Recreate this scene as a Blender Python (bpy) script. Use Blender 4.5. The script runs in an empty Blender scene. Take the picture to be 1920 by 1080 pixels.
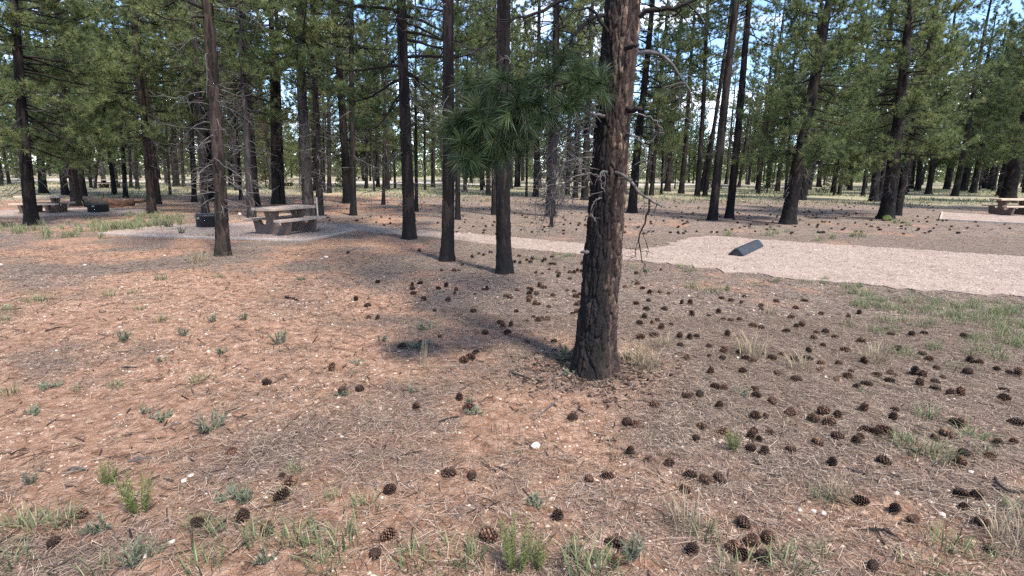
import bpy, bmesh, math, random
import numpy as np
from mathutils import Vector, Matrix, Quaternion

R = random.Random(7)
RNG = np.random.default_rng(11)
SC = bpy.context.scene
COL = SC.collection

# ------------------------------------------------------------------ camera
F_PX, CAM_H = 1000.0, 1.9                     # focal length in 1920-px units, eye height
PITCH, ROLL = math.atan(218 / F_PX), math.radians(0.5)
FW = Vector((0, math.cos(PITCH), -math.sin(PITCH)))
U0 = Vector((0, math.sin(PITCH), math.cos(PITCH)))
XW = Vector((1, 0, 0))
CX = XW * math.cos(ROLL) + U0 * math.sin(ROLL)
CY = -XW * math.sin(ROLL) + U0 * math.cos(ROLL)
CPOS = Vector((0, 0, CAM_H))
cam_data = bpy.data.cameras.new('camera')
cam = bpy.data.objects.new('camera', cam_data)
COL.objects.link(cam)
cam_data.sensor_width = 36.0
cam_data.lens = 36.0 * F_PX / 1920.0
cam_data.clip_start = 0.05
cam_data.clip_end = 3000.0
m3 = Matrix((CX, CY, -FW)).transposed()
cam.matrix_world = Matrix.Translation(CPOS) @ m3.to_4x4()
SC.camera = cam

# ------------------------------------------------------------------ sky and sun
SUN_AZ = math.atan2(0.60, -0.80)              # clockwise from +Y: from the right, behind the camera
SUN_EL = math.radians(57)
world = bpy.data.worlds.new('World')
SC.world = world
world.use_nodes = True
wn, wl = world.node_tree.nodes, world.node_tree.links
wn.clear()
w_out = wn.new('ShaderNodeOutputWorld')
w_bg = wn.new('ShaderNodeBackground')
w_bg.inputs['Strength'].default_value = 0.15
sky = wn.new('ShaderNodeTexSky')
sky.sky_type = 'NISHITA'
sky.sun_disc = False
sky.sun_elevation = SUN_EL
sky.sun_rotation = SUN_AZ
sky.altitude = 2000
sky.air_density = 1.0
sky.dust_density = 0.1
sky.ozone_density = 4.0
w_tc = wn.new('ShaderNodeTexCoord')
w_map = wn.new('ShaderNodeMapping')
w_map.inputs['Scale'].default_value = (1.0, 1.0, 2.2)
w_noise = wn.new('ShaderNodeTexNoise')
w_noise.inputs['Scale'].default_value = 4.2
w_noise.inputs['Detail'].default_value = 7.0
w_noise.inputs['Roughness'].default_value = 0.55
w_ramp = wn.new('ShaderNodeValToRGB')
w_ramp.color_ramp.elements[0].position = 0.51
w_ramp.color_ramp.elements[1].position = 0.66
w_mix = wn.new('ShaderNodeMixRGB')
w_mix.inputs['Color2'].default_value = (6.6, 6.8, 7.2, 1)      # sunlit cumulus
wl.new(w_tc.outputs['Generated'], w_map.inputs['Vector'])
wl.new(w_map.outputs['Vector'], w_noise.inputs['Vector'])
wl.new(w_noise.outputs['Fac'], w_ramp.inputs['Fac'])
wl.new(w_ramp.outputs['Color'], w_mix.inputs['Fac'])
wl.new(sky.outputs['Color'], w_mix.inputs['Color1'])
wl.new(w_mix.outputs['Color'], w_bg.inputs['Color'])
wl.new(w_bg.outputs['Background'], w_out.inputs['Surface'])

sun_data = bpy.data.lights.new('sun', 'SUN')
sun_data.energy = 3.6
sun_data.angle = math.radians(7.0)
sun_data.color = (1.0, 0.94, 0.86)
sun = bpy.data.objects.new('sun', sun_data)
COL.objects.link(sun)
to_sun = Vector((math.sin(SUN_AZ) * math.cos(SUN_EL), math.cos(SUN_AZ) * math.cos(SUN_EL), math.sin(SUN_EL)))
sun.rotation_euler = to_sun.to_track_quat('Z', 'Y').to_euler()
sun.location = to_sun * 60

SC.view_settings.view_transform = 'Standard'
SC.view_settings.look = 'None'
SC.view_settings.exposure = 1.55
SC.view_settings.gamma = 1.0
SC.view_settings.use_curve_mapping = False
SC.cycles.max_bounces = 6
SC.cycles.diffuse_bounces = 3
SC.cycles.transmission_bounces = 3
SC.cycles.use_denoising = False

# ------------------------------------------------------------------ helpers
def vnoise(x, y, cell, seed):
    """smooth lattice noise 0..1"""
    x, y = np.asarray(x) / cell, np.asarray(y) / cell
    ix, iy = np.floor(x).astype(np.int64), np.floor(y).astype(np.int64)
    fx, fy = x - ix, y - iy
    fx, fy = fx * fx * (3 - 2 * fx), fy * fy * (3 - 2 * fy)
    def hsh(a, b):
        h = (a * 374761393 + b * 668265263 + seed * 1442695041) & 0x7fffffff
        h = ((h ^ (h >> 13)) * 1274126177) & 0x7fffffff
        return ((h ^ (h >> 16)) & 0xffff) / 65535.0
    return ((hsh(ix, iy) * (1 - fx) + hsh(ix + 1, iy) * fx) * (1 - fy) + (hsh(ix, iy + 1) * (1 - fx) + hsh(ix + 1, iy + 1) * fx) * fy)

def height(x, y):
    """gentle relief: small swells and hummocks close by, flat round the pads, low swells far away"""
    r = np.sqrt(x * x + y * y)
    k = np.clip((8.5 - r) / 3.0, 0, 1)
    far = np.clip((r - 45.0) / 40.0, 0, 1) * 0.22
    return (k * (0.03 * np.sin(x * 1.15 + 0.6) * np.cos(y * 0.95 + 0.4)
                 + 0.034 * (vnoise(x, y, 0.55, 60) - .5) + 0.026 * (vnoise(x, y, 0.22, 61) - .5) + 0.014 * (vnoise(x, y, 0.10, 62) - .5))
            + far * (np.sin(x * 0.13 + 1.0) * np.cos(y * 0.11)))

def hgt(x, y):
    return float(height(np.float64(x), np.float64(y)))

def ray(px, py):
    return CX * ((px - 960) / F_PX) + CY * ((540 - py) / F_PX) + FW

def ground(px, py):
    d = ray(px, py)
    z = 0.0
    p = CPOS
    for _ in range(4):
        t = (z - CPOS.z) / d.z
        p = CPOS + d * t
        z = hgt(p.x, p.y)
    return Vector((p.x, p.y, z))

def at_depth(px, py, y):
    d = ray(px, py)
    return CPOS + d * (y / d.y)

def mesh_np(name, V, F, smooth=True, attrs=None):
    V = np.asarray(V, np.float32)
    F = np.asarray(F, np.int32)
    m = bpy.data.meshes.new(name)
    k = F.shape[1]
    m.vertices.add(len(V))
    m.vertices.foreach_set('co', V.ravel())
    m.loops.add(F.size)
    m.loops.foreach_set('vertex_index', F.ravel())
    m.polygons.add(len(F))
    m.polygons.foreach_set('loop_start', np.arange(0, F.size, k, dtype=np.int32))
    if smooth:
        m.polygons.foreach_set('use_smooth', np.ones(len(F), bool))
    for nm, a in (attrs or {}).items():
        at = m.attributes.new(nm, 'FLOAT', 'POINT')
        at.data.foreach_set('value', np.asarray(a, np.float32))
    m.update(calc_edges=True)
    m.validate()
    return m

def link(name, data, mat=None, parent=None):
    o = bpy.data.objects.new(name, data)
    COL.objects.link(o)
    if mat is not None and not data.materials:
        data.materials.append(mat)
    if parent is not None:
        o.parent = parent
    return o

def tag(o, label=None, cat=None, group=None, kind=None):
    if label: o['label'] = label
    if cat: o['category'] = cat
    if group: o['group'] = group
    if kind: o['kind'] = kind
    return o

def empty(name, loc=(0, 0, 0), rz=0.0):
    o = bpy.data.objects.new(name, None)
    COL.objects.link(o)
    o.empty_display_size = 0.2
    o.location = loc
    o.rotation_euler = (0, 0, rz)
    return o

class Quads:
    """collects tubes (quads) for one mesh"""
    def __init__(self):
        self.V, self.F, self.n = [], [], 0
    def tube(self, pts, rad, sides=4):
        P = np.asarray(pts, float)
        n = len(P)
        T = np.gradient(P, axis=0)
        T /= np.linalg.norm(T, axis=1)[:, None] + 1e-9
        ref = np.array([0.0, 0, 1]) if abs(T[:, 2]).mean() < 0.8 else np.array([1.0, 0, 0])
        A = np.cross(T, ref); A /= np.linalg.norm(A, axis=1)[:, None] + 1e-9
        B = np.cross(T, A)
        th = np.arange(sides) * 2 * np.pi / sides
        r = np.broadcast_to(np.asarray(rad, float), (n,))
        ring = P[:, None] + r[:, None, None] * (np.cos(th)[None, :, None] * A[:, None] + np.sin(th)[None, :, None] * B[:, None])
        self.V.append(ring.reshape(-1, 3))
        i, j = np.meshgrid(np.arange(n - 1), np.arange(sides), indexing='ij')
        j2 = (j + 1) % sides
        q = np.stack([i * sides + j, i * sides + j2, (i + 1) * sides + j2, (i + 1) * sides + j], -1).reshape(-1, 4)
        self.F.append(q + self.n)
        self.n += n * sides
    def mesh(self, name, smooth=True):
        return mesh_np(name, np.concatenate(self.V), np.concatenate(self.F), smooth)

def unit(v):
    v = np.asarray(v, float)
    return v / (np.linalg.norm(v, axis=-1, keepdims=True) + 1e-9)

def needles(P, D, n, length, width, rng, spread=1.0, two=False):
    """bursts of needles: n at each of the tuft points P around direction D"""
    P = np.repeat(np.asarray(P, float), n, 0)
    D = np.repeat(unit(D), n, 0)
    m = len(P)
    rnd = unit(rng.normal(size=(m, 3)))
    d = unit(D * rng.uniform(0.25, 1.3, (m, 1)) + rnd * spread)
    L = length * rng.uniform(0.65, 1.15, (m, 1))
    P = P - D * rng.uniform(0, 0.3, (m, 1)) * length
    side = unit(np.cross(d, unit(rng.normal(size=(m, 3))))) * (width * 0.5)
    tone = np.repeat(rng.uniform(0, 1, m // n), n) * 0.6 + rng.uniform(0, 0.4, m)
    if two:
        sag = np.zeros((m, 3)); sag[:, 2] = -0.10 * L[:, 0]
        V = np.stack([P - side * .6, P + side * .6, P + d * L * .55 + side + sag * .15, P + d * L * .55 - side + sag * .15,
                      P + d * L + sag + side * .15, P + d * L + sag - side * .15], 1).reshape(-1, 3)
        b = np.arange(m)[:, None] * 6
        F = np.concatenate([b + np.array([[0, 1, 2, 3]]), b + np.array([[3, 2, 4, 5]])], 0)
        return V, F, np.repeat(tone, 6)
    V = np.stack([P - side, P + side, P + d * L], 1).reshape(-1, 3)
    return V, np.arange(3 * m).reshape(-1, 3), np.repeat(tone, 3)

def bm_obj(name, bm, mat, parent=None, smooth=False):
    m = bpy.data.meshes.new(name)
    bm.normal_update()
    bm.to_mesh(m)
    bm.free()
    if smooth:
        for p in m.polygons: p.use_smooth = True
    return link(name, m, mat, parent)

def box_bm(size, loc=(0, 0, 0), bevel=0.0, bm=None, rot=None):
    own = bm is None
    bm = bm or bmesh.new()
    r = bmesh.ops.create_cube(bm, size=1.0)
    M = Matrix.Translation(loc) @ (rot.to_matrix().to_4x4() if rot else Matrix.Identity(4)) @ Matrix.Diagonal((*size, 1))
    bmesh.ops.transform(bm, matrix=M, verts=r['verts'])
    if bevel and own:
        bmesh.ops.bevel(bm, geom=bm.edges[:], offset=bevel, segments=2, affect='EDGES', profile=0.6)
    return bm

def prism_bm(outline, depth, axis_x0=0.0, bevel=0.0):
    """outline in (y,z), extruded along x by depth, centred on axis_x0"""
    bm = bmesh.new()
    vs = [bm.verts.new((axis_x0 - depth / 2, y, z)) for y, z in outline]
    f = bm.faces.new(vs)
    ret = bmesh.ops.extrude_face_region(bm, geom=[f])
    bmesh.ops.translate(bm, vec=(depth, 0, 0), verts=[g for g in ret['geom'] if isinstance(g, bmesh.types.BMVert)])
    bmesh.ops.recalc_face_normals(bm, faces=bm.faces)
    if bevel:
        bmesh.ops.bevel(bm, geom=bm.edges[:], offset=bevel, segments=2, affect='EDGES')
    return bm

# ------------------------------------------------------------------ materials
def mat_base(name, rough=0.85, spec=0.25):
    m = bpy.data.materials.new(name)
    m.use_nodes = True
    n, l = m.node_tree.nodes, m.node_tree.links
    b = n['Principled BSDF']
    b.inputs['Roughness'].default_value = rough
    b.inputs['Specular IOR Level'].default_value = spec
    return m, n, l, b

def N(n, t, **kw):
    o = n.new(t)
    for k, v in kw.items():
        if k in o.inputs: o.inputs[k].default_value = v
        else: setattr(o, k, v)
    return o

def ramp(n, stops):
    r = n.new('ShaderNodeValToRGB')
    e = r.color_ramp.elements
    e[0].position, e[0].color = stops[0][0], (*stops[0][1], 1)
    e[1].position, e[1].color = stops[-1][0], (*stops[-1][1], 1)
    for p, c in stops[1:-1]:
        x = e.new(p); x.color = (*c, 1)
    return r

def noise_mat(name, stops, scale=20, detail=5, rough=0.9, bump=0.3, bscale=60, spec=0.2, bdist=0.01):
    m, n, l, b = mat_base(name, rough, spec)
    tc = N(n, 'ShaderNodeTexCoord')
    a = N(n, 'ShaderNodeTexNoise', Scale=scale, Detail=detail, Roughness=0.65)
    l.new(tc.outputs['Object'], a.inputs['Vector'])
    r = ramp(n, stops)
    l.new(a.outputs['Fac'], r.inputs['Fac'])
    l.new(r.outputs['Color'], b.inputs['Base Color'])
    if bump:
        c = N(n, 'ShaderNodeTexNoise', Scale=bscale, Detail=4)
        l.new(tc.outputs['Object'], c.inputs['Vector'])
        bp = N(n, 'ShaderNodeBump', Strength=bump, Distance=bdist)
        l.new(c.outputs['Fac'], bp.inputs['Height'])
        l.new(bp.outputs['Normal'], b.inputs['Normal'])
    return m

def attr_mat(name, stops, attr='tone', rough=0.8, spec=0.15, trans=None, extra=0.0):
    """colour from a per-piece tone; optional translucency for leaves"""
    m, n, l, b = mat_base(name, rough, spec)
    at = N(n, 'ShaderNodeAttribute', attribute_name=attr)
    r = ramp(n, stops)
    src = at.outputs['Fac']
    if extra:
        oi = N(n, 'ShaderNodeObjectInfo')
        mm = N(n, 'ShaderNodeMath', operation='MULTIPLY_ADD')
        mm.inputs[1].default_value = extra
        l.new(oi.outputs['Random'], mm.inputs[0]); l.new(src, mm.inputs[2])
        m2 = N(n, 'ShaderNodeMath', operation='SUBTRACT'); m2.inputs[1].default_value = extra / 2
        l.new(mm.outputs[0], m2.inputs[0]); src = m2.outputs[0]
    l.new(src, r.inputs['Fac'])
    l.new(r.outputs['Color'], b.inputs['Base Color'])
    if trans:
        t = N(n, 'ShaderNodeBsdfTranslucent')
        l.new(r.outputs['Color'], t.inputs['Color'])
        mx = N(n, 'ShaderNodeMixShader', Fac=trans)
        l.new(b.outputs[0], mx.inputs[1]); l.new(t.outputs[0], mx.inputs[2])
        l.new(mx.outputs[0], n['Material Output'].inputs['Surface'])
    return m

def bark_mat(name, dark, mid, light, char_h=0.9, bump=0.6):
    m, n, l, b = mat_base(name, 0.95, 0.12)
    tc = N(n, 'ShaderNodeTexCoord')
    mp = N(n, 'ShaderNodeMapping'); mp.inputs['Scale'].default_value = (16, 16, 3.2)
    l.new(tc.outputs['Object'], mp.inputs['Vector'])
    w = N(n, 'ShaderNodeTexNoise', Scale=1.4, Detail=3)
    l.new(mp.outputs['Vector'], w.inputs['Vector'])
    mv = N(n, 'ShaderNodeMixRGB', Fac=0.25)
    l.new(mp.outputs['Vector'], mv.inputs['Color1']); l.new(w.outputs['Color'], mv.inputs['Color2'])
    vo = N(n, 'ShaderNodeTexVoronoi', Scale=1.0); vo.feature = 'F1'
    l.new(mv.outputs['Color'], vo.inputs['Vector'])
    vd = N(n, 'ShaderNodeTexVoronoi', Scale=1.0); vd.feature = 'DISTANCE_TO_EDGE'
    l.new(mv.outputs['Color'], vd.inputs['Vector'])
    fine = N(n, 'ShaderNodeTexNoise', Scale=5, Detail=6, Roughness=0.7)
    l.new(mp.outputs['Vector'], fine.inputs['Vector'])
    sep = N(n, 'ShaderNodeSeparateColor')
    l.new(vo.outputs['Color'], sep.inputs['Color'])
    av = N(n, 'ShaderNodeMath', operation='MULTIPLY_ADD'); av.inputs[1].default_value = 0.45
    l.new(sep.outputs['Red'], av.inputs[0])
    h = N(n, 'ShaderNodeMath', operation='MULTIPLY'); h.inputs[1].default_value = 0.62
    l.new(fine.outputs['Fac'], h.inputs[0]); l.new(h.outputs[0], av.inputs[2])
    oi = N(n, 'ShaderNodeObjectInfo')
    av2 = N(n, 'ShaderNodeMath', operation='MULTIPLY_ADD'); av2.inputs[1].default_value = 0.16
    l.new(oi.outputs['Random'], av2.inputs[0]); l.new(av.outputs[0], av2.inputs[2])
    r = ramp(n, [(0.22, dark), (0.55, mid), (0.9, light)])
    l.new(av2.outputs[0], r.inputs['Fac'])
    # fire scorch on the butt of the trunk, ragged upper edge
    sx = N(n, 'ShaderNodeSeparateXYZ'); l.new(tc.outputs['Object'], sx.inputs['Vector'])
    big = N(n, 'ShaderNodeTexNoise', Scale=3.0, Detail=3); l.new(tc.outputs['Object'], big.inputs['Vector'])
    ad = N(n, 'ShaderNodeMath', operation='MULTIPLY_ADD'); ad.inputs[1].default_value = 2.2
    l.new(big.outputs['Fac'], ad.inputs[0]); l.new(sx.outputs['Z'], ad.inputs[2])
    mr = N(n, 'ShaderNodeMapRange'); mr.inputs['From Min'].default_value = char_h + 0.65; mr.inputs['From Max'].default_value = char_h + 1.25
    mr.inputs['To Min'].default_value = 0.85; mr.inputs['To Max'].default_value = 0.0
    l.new(ad.outputs[0], mr.inputs['Value'])
    ch = N(n, 'ShaderNodeMixRGB'); ch.inputs['Color2'].default_value = (0.012, 0.011, 0.011, 1)
    l.new(mr.outputs[0], ch.inputs['Fac']); l.new(r.outputs['Color'], ch.inputs['Color1'])
    l.new(ch.outputs['Color'], b.inputs['Base Color'])
    hm = N(n, 'ShaderNodeMath', operation='MULTIPLY_ADD'); hm.inputs[1].default_value = 1.6
    l.new(vd.outputs['Distance'], hm.inputs[0]); l.new(fine.outputs['Fac'], hm.inputs[2])
    bp = N(n, 'ShaderNodeBump', Strength=bump, Distance=0.03)
    l.new(hm.outputs[0], bp.inputs['Height']); l.new(bp.outputs['Normal'], b.inputs['Normal'])
    return m

M = {}
M['bark'] = bark_mat('bark_dark', (0.005, 0.0045, 0.0045), (0.014, 0.011, 0.0105), (0.040, 0.031, 0.027))
M['bark_grey'] = bark_mat('bark_grey', (0.011, 0.010, 0.010), (0.027, 0.0235, 0.0225), (0.064, 0.056, 0.052), 0.2)
M['bark_brown'] = bark_mat('bark_brown', (0.007, 0.006, 0.0055), (0.019, 0.0145, 0.013), (0.055, 0.040, 0.033), 0.1)
M['bark_red'] = bark_mat('bark_red', (0.07, 0.034, 0.022), (0.15, 0.075, 0.05), (0.22, 0.12, 0.08), -0.6)
M['limb'] = noise_mat('limb_bark', [(0.3, (0.009, 0.008, 0.0075)), (0.7, (0.024, 0.019, 0.017))], 12, 3, 0.95, 0)
M['dead'] = noise_mat('dead_twig', [(0.3, (0.036, 0.031, 0.030)), (0.7, (0.13, 0.118, 0.114))], 9, 3, 0.9, 0)
GREEN = [(0.0, (0.044, 0.068, 0.030)), (0.5, (0.118, 0.150, 0.060)), (1.0, (0.235, 0.25, 0.10))]
M['needle'] = attr_mat('pine_needles', GREEN, rough=0.6, spec=0.25, trans=0.5, extra=0.5)
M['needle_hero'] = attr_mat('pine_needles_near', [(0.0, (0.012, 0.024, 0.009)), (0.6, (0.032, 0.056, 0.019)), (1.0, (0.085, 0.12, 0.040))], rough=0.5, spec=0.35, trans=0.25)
M['cone'] = attr_mat('cone_scales', [(0.0, (0.008, 0.006, 0.005)), (0.55, (0.028, 0.016, 0.012)), (0.85, (0.07, 0.037, 0.025)), (1.0, (0.16, 0.09, 0.055))], rough=0.8, spec=0.2, extra=0.45)
M['stone'] = noise_mat('pale_stone', [(0.3, (0.33, 0.28, 0.235)), (0.7, (0.50, 0.44, 0.385))], 14, 4, 0.9, 0.3)
M['concrete_top'] = noise_mat('weathered_tabletop', [(0.3, (0.32, 0.24, 0.18)), (0.7, (0.46, 0.355, 0.275))], 6, 6, 0.85, 0.2, 90, bdist=0.004)
M['concrete_brown'] = noise_mat('brown_cast_leg', [(0.3, (0.095, 0.067, 0.055)), (0.7, (0.145, 0.103, 0.085))], 7, 5, 0.85, 0.25, 80, bdist=0.004)
M['iron'] = noise_mat('blackened_steel', [(0.3, (0.018, 0.020, 0.024)), (0.7, (0.040, 0.042, 0.048))], 9, 5, 0.6, 0.15, 70, 0.4, 0.003)
M['plate'] = noise_mat('steel_tag', [(0.3, (0.16, 0.16, 0.17)), (0.7, (0.26, 0.26, 0.27))], 40, 2, 0.5, 0)
M['stop'] = noise_mat('recycled_plastic', [(0.3, (0.012, 0.0145, 0.020)), (0.7, (0.023, 0.027, 0.035))], 7, 6, 0.6, 0.2, 120, 0.35, 0.003)
M['edging'] = noise_mat('edging_concrete', [(0.3, (0.26, 0.21, 0.18)), (0.7, (0.37, 0.31, 0.27))], 6, 5, 0.9, 0.3)
M['wood_red'] = noise_mat('weathered_log_wood', [(0.3, (0.03, 0.014, 0.010)), (0.75, (0.10, 0.052, 0.033))], 5, 6, 0.9, 0.5, 30)
M['char'] = noise_mat('charred_wood', [(0.3, (0.012, 0.011, 0.011)), (0.7, (0.045, 0.04, 0.038))], 12, 5, 0.95, 0.6, 30)
M['post'] = noise_mat('grey_post_wood', [(0.3, (0.20, 0.18, 0.165)), (0.7, (0.32, 0.29, 0.27))], 14, 4, 0.9, 0.2)
M['straw'] = attr_mat('dry_grass', [(0, (0.19, 0.145, 0.092)), (1, (0.38, 0.31, 0.21))], trans=0.3)
M['grass'] = attr_mat('green_grass', [(0, (0.06, 0.085, 0.04)), (0.65, (0.125, 0.155, 0.075)), (1, (0.28, 0.265, 0.15))], trans=0.3)
M['sage'] = attr_mat('grey_sage', [(0, (0.085, 0.095, 0.06)), (1, (0.22, 0.22, 0.155))], trans=0.2)
M['bluesage'] = attr_mat('blue_grey_sage', [(0, (0.10, 0.11, 0.07)), (1, (0.25, 0.26, 0.185))], trans=0.2)
M['lime'] = attr_mat('yellow_green_leaf', [(0, (0.07, 0.095, 0.03)), (0.7, (0.17, 0.19, 0.07)), (1, (0.28, 0.25, 0.12))], trans=0.35)
M['litter'] = attr_mat('fallen_needles', [(0, (0.032, 0.024, 0.020)), (0.5, (0.14, 0.098, 0.074)), (0.85, (0.25, 0.185, 0.14)), (1, (0.42, 0.335, 0.265))], rough=0.9)
M['pebble'] = attr_mat('pebbles', [(0, (0.19, 0.12, 0.085)), (0.7, (0.32, 0.235, 0.18)), (1, (0.50, 0.42, 0.35))], rough=0.9)
M['gravelstone'] = attr_mat('gravel_stones', [(0, (0.11, 0.083, 0.067)), (0.5, (0.235, 0.18, 0.15)), (1, (0.38, 0.31, 0.265))], rough=0.9)

def ground_mat():
    m, n, l, b = mat_base('forest_floor', 0.97, 0.1)
    tc = N(n, 'ShaderNodeTexCoord')
    at = N(n, 'ShaderNodeAttribute', attribute_name='litter')
    gr = N(n, 'ShaderNodeAttribute', attribute_name='meadow')
    n1 = N(n, 'ShaderNodeTexNoise', Scale=1.3, Detail=8, Roughness=0.7)
    n2 = N(n, 'ShaderNodeTexNoise', Scale=9, Detail=8, Roughness=0.75)
    n3 = N(n, 'ShaderNodeTexNoise', Scale=70, Detail=4, Roughness=0.7)
    mp = N(n, 'ShaderNodeMapping'); mp.inputs['Scale'].default_value = (1, 1, 0.05)
    l.new(tc.outputs['Object'], mp.inputs['Vector'])
    for k in (n1, n2, n3): l.new(mp.outputs['Vector'], k.inputs['Vector'])
    dirt = ramp(n, [(0.36, (0.165, 0.088, 0.054)), (0.5, (0.335, 0.192, 0.124)), (0.64, (0.50, 0.325, 0.228))])
    l.new(n2.outputs['Fac'], dirt.inputs['Fac'])
    n5 = N(n, 'ShaderNodeTexNoise', Scale=26, Detail=9, Roughness=0.8); l.new(mp.outputs['Vector'], n5.inputs['Vector'])
    duff = ramp(n, [(0.36, (0.05, 0.039, 0.033)), (0.50, (0.185, 0.140, 0.112)), (0.64, (0.38, 0.30, 0.245))])
    l.new(n5.outputs['Fac'], duff.inputs['Fac'])
    mm = N(n, 'ShaderNodeMath', operation='MULTIPLY_ADD'); mm.inputs[1].default_value = 0.9
    l.new(n1.outputs['Fac'], mm.inputs[0]); l.new(at.outputs['Fac'], mm.inputs[2])
    m2 = N(n, 'ShaderNodeMath', operation='MULTIPLY_ADD'); m2.inputs[1].default_value = 0.8
    l.new(n2.outputs['Fac'], m2.inputs[0]); l.new(mm.outputs[0], m2.inputs[2])
    mr = N(n, 'ShaderNodeMapRange'); mr.inputs['From Min'].default_value = 1.12; mr.inputs['From Max'].default_value = 1.52
    l.new(m2.outputs[0], mr.inputs['Value'])
    mix = N(n, 'ShaderNodeMixRGB')
    l.new(mr.outputs[0], mix.inputs['Fac']); l.new(dirt.outputs['Color'], mix.inputs['Color1']); l.new(duff.outputs['Color'], mix.inputs['Color2'])
    # dry meadow further off
    mead = ramp(n, [(0.3, (0.13, 0.135, 0.075)), (0.5, (0.24, 0.22, 0.14)), (0.7, (0.36, 0.30, 0.21))])
    n4 = N(n, 'ShaderNodeTexNoise', Scale=0.35, Detail=8, Roughness=0.65)
    l.new(mp.outputs['Vector'], n4.inputs['Vector']); l.new(n4.outputs['Fac'], mead.inputs['Fac'])
    mg = N(n, 'ShaderNodeMath', operation='MULTIPLY_ADD'); mg.inputs[1].default_value = 1.2
    l.new(n4.outputs['Fac'], mg.inputs[0]); l.new(gr.outputs['Fac'], mg.inputs[2])
    mgr = N(n, 'ShaderNodeMapRange'); mgr.inputs['From Min'].default_value = 0.95; mgr.inputs['From Max'].default_value = 1.25
    l.new(mg.outputs[0], mgr.inputs['Value'])
    mx2 = N(n, 'ShaderNodeMixRGB')
    l.new(mgr.outputs[0], mx2.inputs['Fac']); l.new(mix.outputs['Color'], mx2.inputs['Color1']); l.new(mead.outputs['Color'], mx2.inputs['Color2'])
    # grit: small pale specks
    vo = N(n, 'ShaderNodeTexVoronoi', Scale=55); l.new(mp.outputs['Vector'], vo.inputs['Vector'])
    lt = N(n, 'ShaderNodeMath', operation='LESS_THAN'); lt.inputs[1].default_value = 0.17
    l.new(vo.outputs['Distance'], lt.inputs[0])
    sp = N(n, 'ShaderNodeSeparateColor'); l.new(vo.outputs['Color'], sp.inputs['Color'])
    gt = N(n, 'ShaderNodeMath', operation='GREATER_THAN'); gt.inputs[1].default_value = 0.62
    l.new(sp.outputs['Red'], gt.inputs[0])
    pm = N(n, 'ShaderNodeMath', operation='MULTIPLY'); l.new(lt.outputs[0], pm.inputs[0]); l.new(gt.outputs[0], pm.inputs[1])
    mx3 = N(n, 'ShaderNodeMixRGB'); mx3.inputs['Color2'].default_value = (0.52, 0.42, 0.35, 1)
    l.new(pm.outputs[0], mx3.inputs['Fac']); l.new(mx2.outputs['Color'], mx3.inputs['Color1'])
    l.new(mx3.outputs['Color'], b.inputs['Base Color'])
    hs = N(n, 'ShaderNodeMath', operation='MULTIPLY_ADD'); hs.inputs[1].default_value = 0.35
    l.new(n3.outputs['Fac'], hs.inputs[0]); l.new(n2.outputs['Fac'], hs.inputs[2])
    bp = N(n, 'ShaderNodeBump', Strength=1.0, Distance=0.08)
    l.new(hs.outputs[0], bp.inputs['Height']); l.new(bp.outputs['Normal'], b.inputs['Normal'])
    return m

def gravel_mat(name, lo, mid, hi, scale=85):
    m, n, l, b = mat_base(name, 0.95, 0.15)
    tc = N(n, 'ShaderNodeTexCoord')
    vo = N(n, 'ShaderNodeTexVoronoi', Scale=scale); l.new(tc.outputs['Object'], vo.inputs['Vector'])
    sp = N(n, 'ShaderNodeSeparateColor'); l.new(vo.outputs['Color'], sp.inputs['Color'])
    n1 = N(n, 'ShaderNodeTexNoise', Scale=1.2, Detail=7, Roughness=0.7); l.new(tc.outputs['Object'], n1.inputs['Vector'])
    mm = N(n, 'ShaderNodeMath', operation='MULTIPLY_ADD'); mm.inputs[1].default_value = 0.22
    l.new(sp.outputs['Red'], mm.inputs[0])
    m2 = N(n, 'ShaderNodeMath', operation='MULTIPLY'); m2.inputs[1].default_value = 0.85
    l.new(n1.outputs['Fac'], m2.inputs[0]); l.new(m2.outputs[0], mm.inputs[2])
    r = ramp(n, [(0.2, lo), (0.5, mid), (0.85, hi)]); l.new(mm.outputs[0], r.inputs['Fac'])
    l.new(r.outputs['Color'], b.inputs['Base Color'])
    bp = N(n, 'ShaderNodeBump', Strength=0.35, Distance=0.01); bp.invert = True
    l.new(vo.outputs['Distance'], bp.inputs['Height']); l.new(bp.outputs['Normal'], b.inputs['Normal'])
    return m

M['ground'] = ground_mat()
M['gravel'] = gravel_mat('pink_gravel', (0.135, 0.10, 0.08), (0.23, 0.176, 0.145), (0.31, 0.248, 0.21))
M['road'] = gravel_mat('pale_road_gravel', (0.22, 0.18, 0.155), (0.33, 0.28, 0.245), (0.41, 0.355, 0.32), 20)

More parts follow.
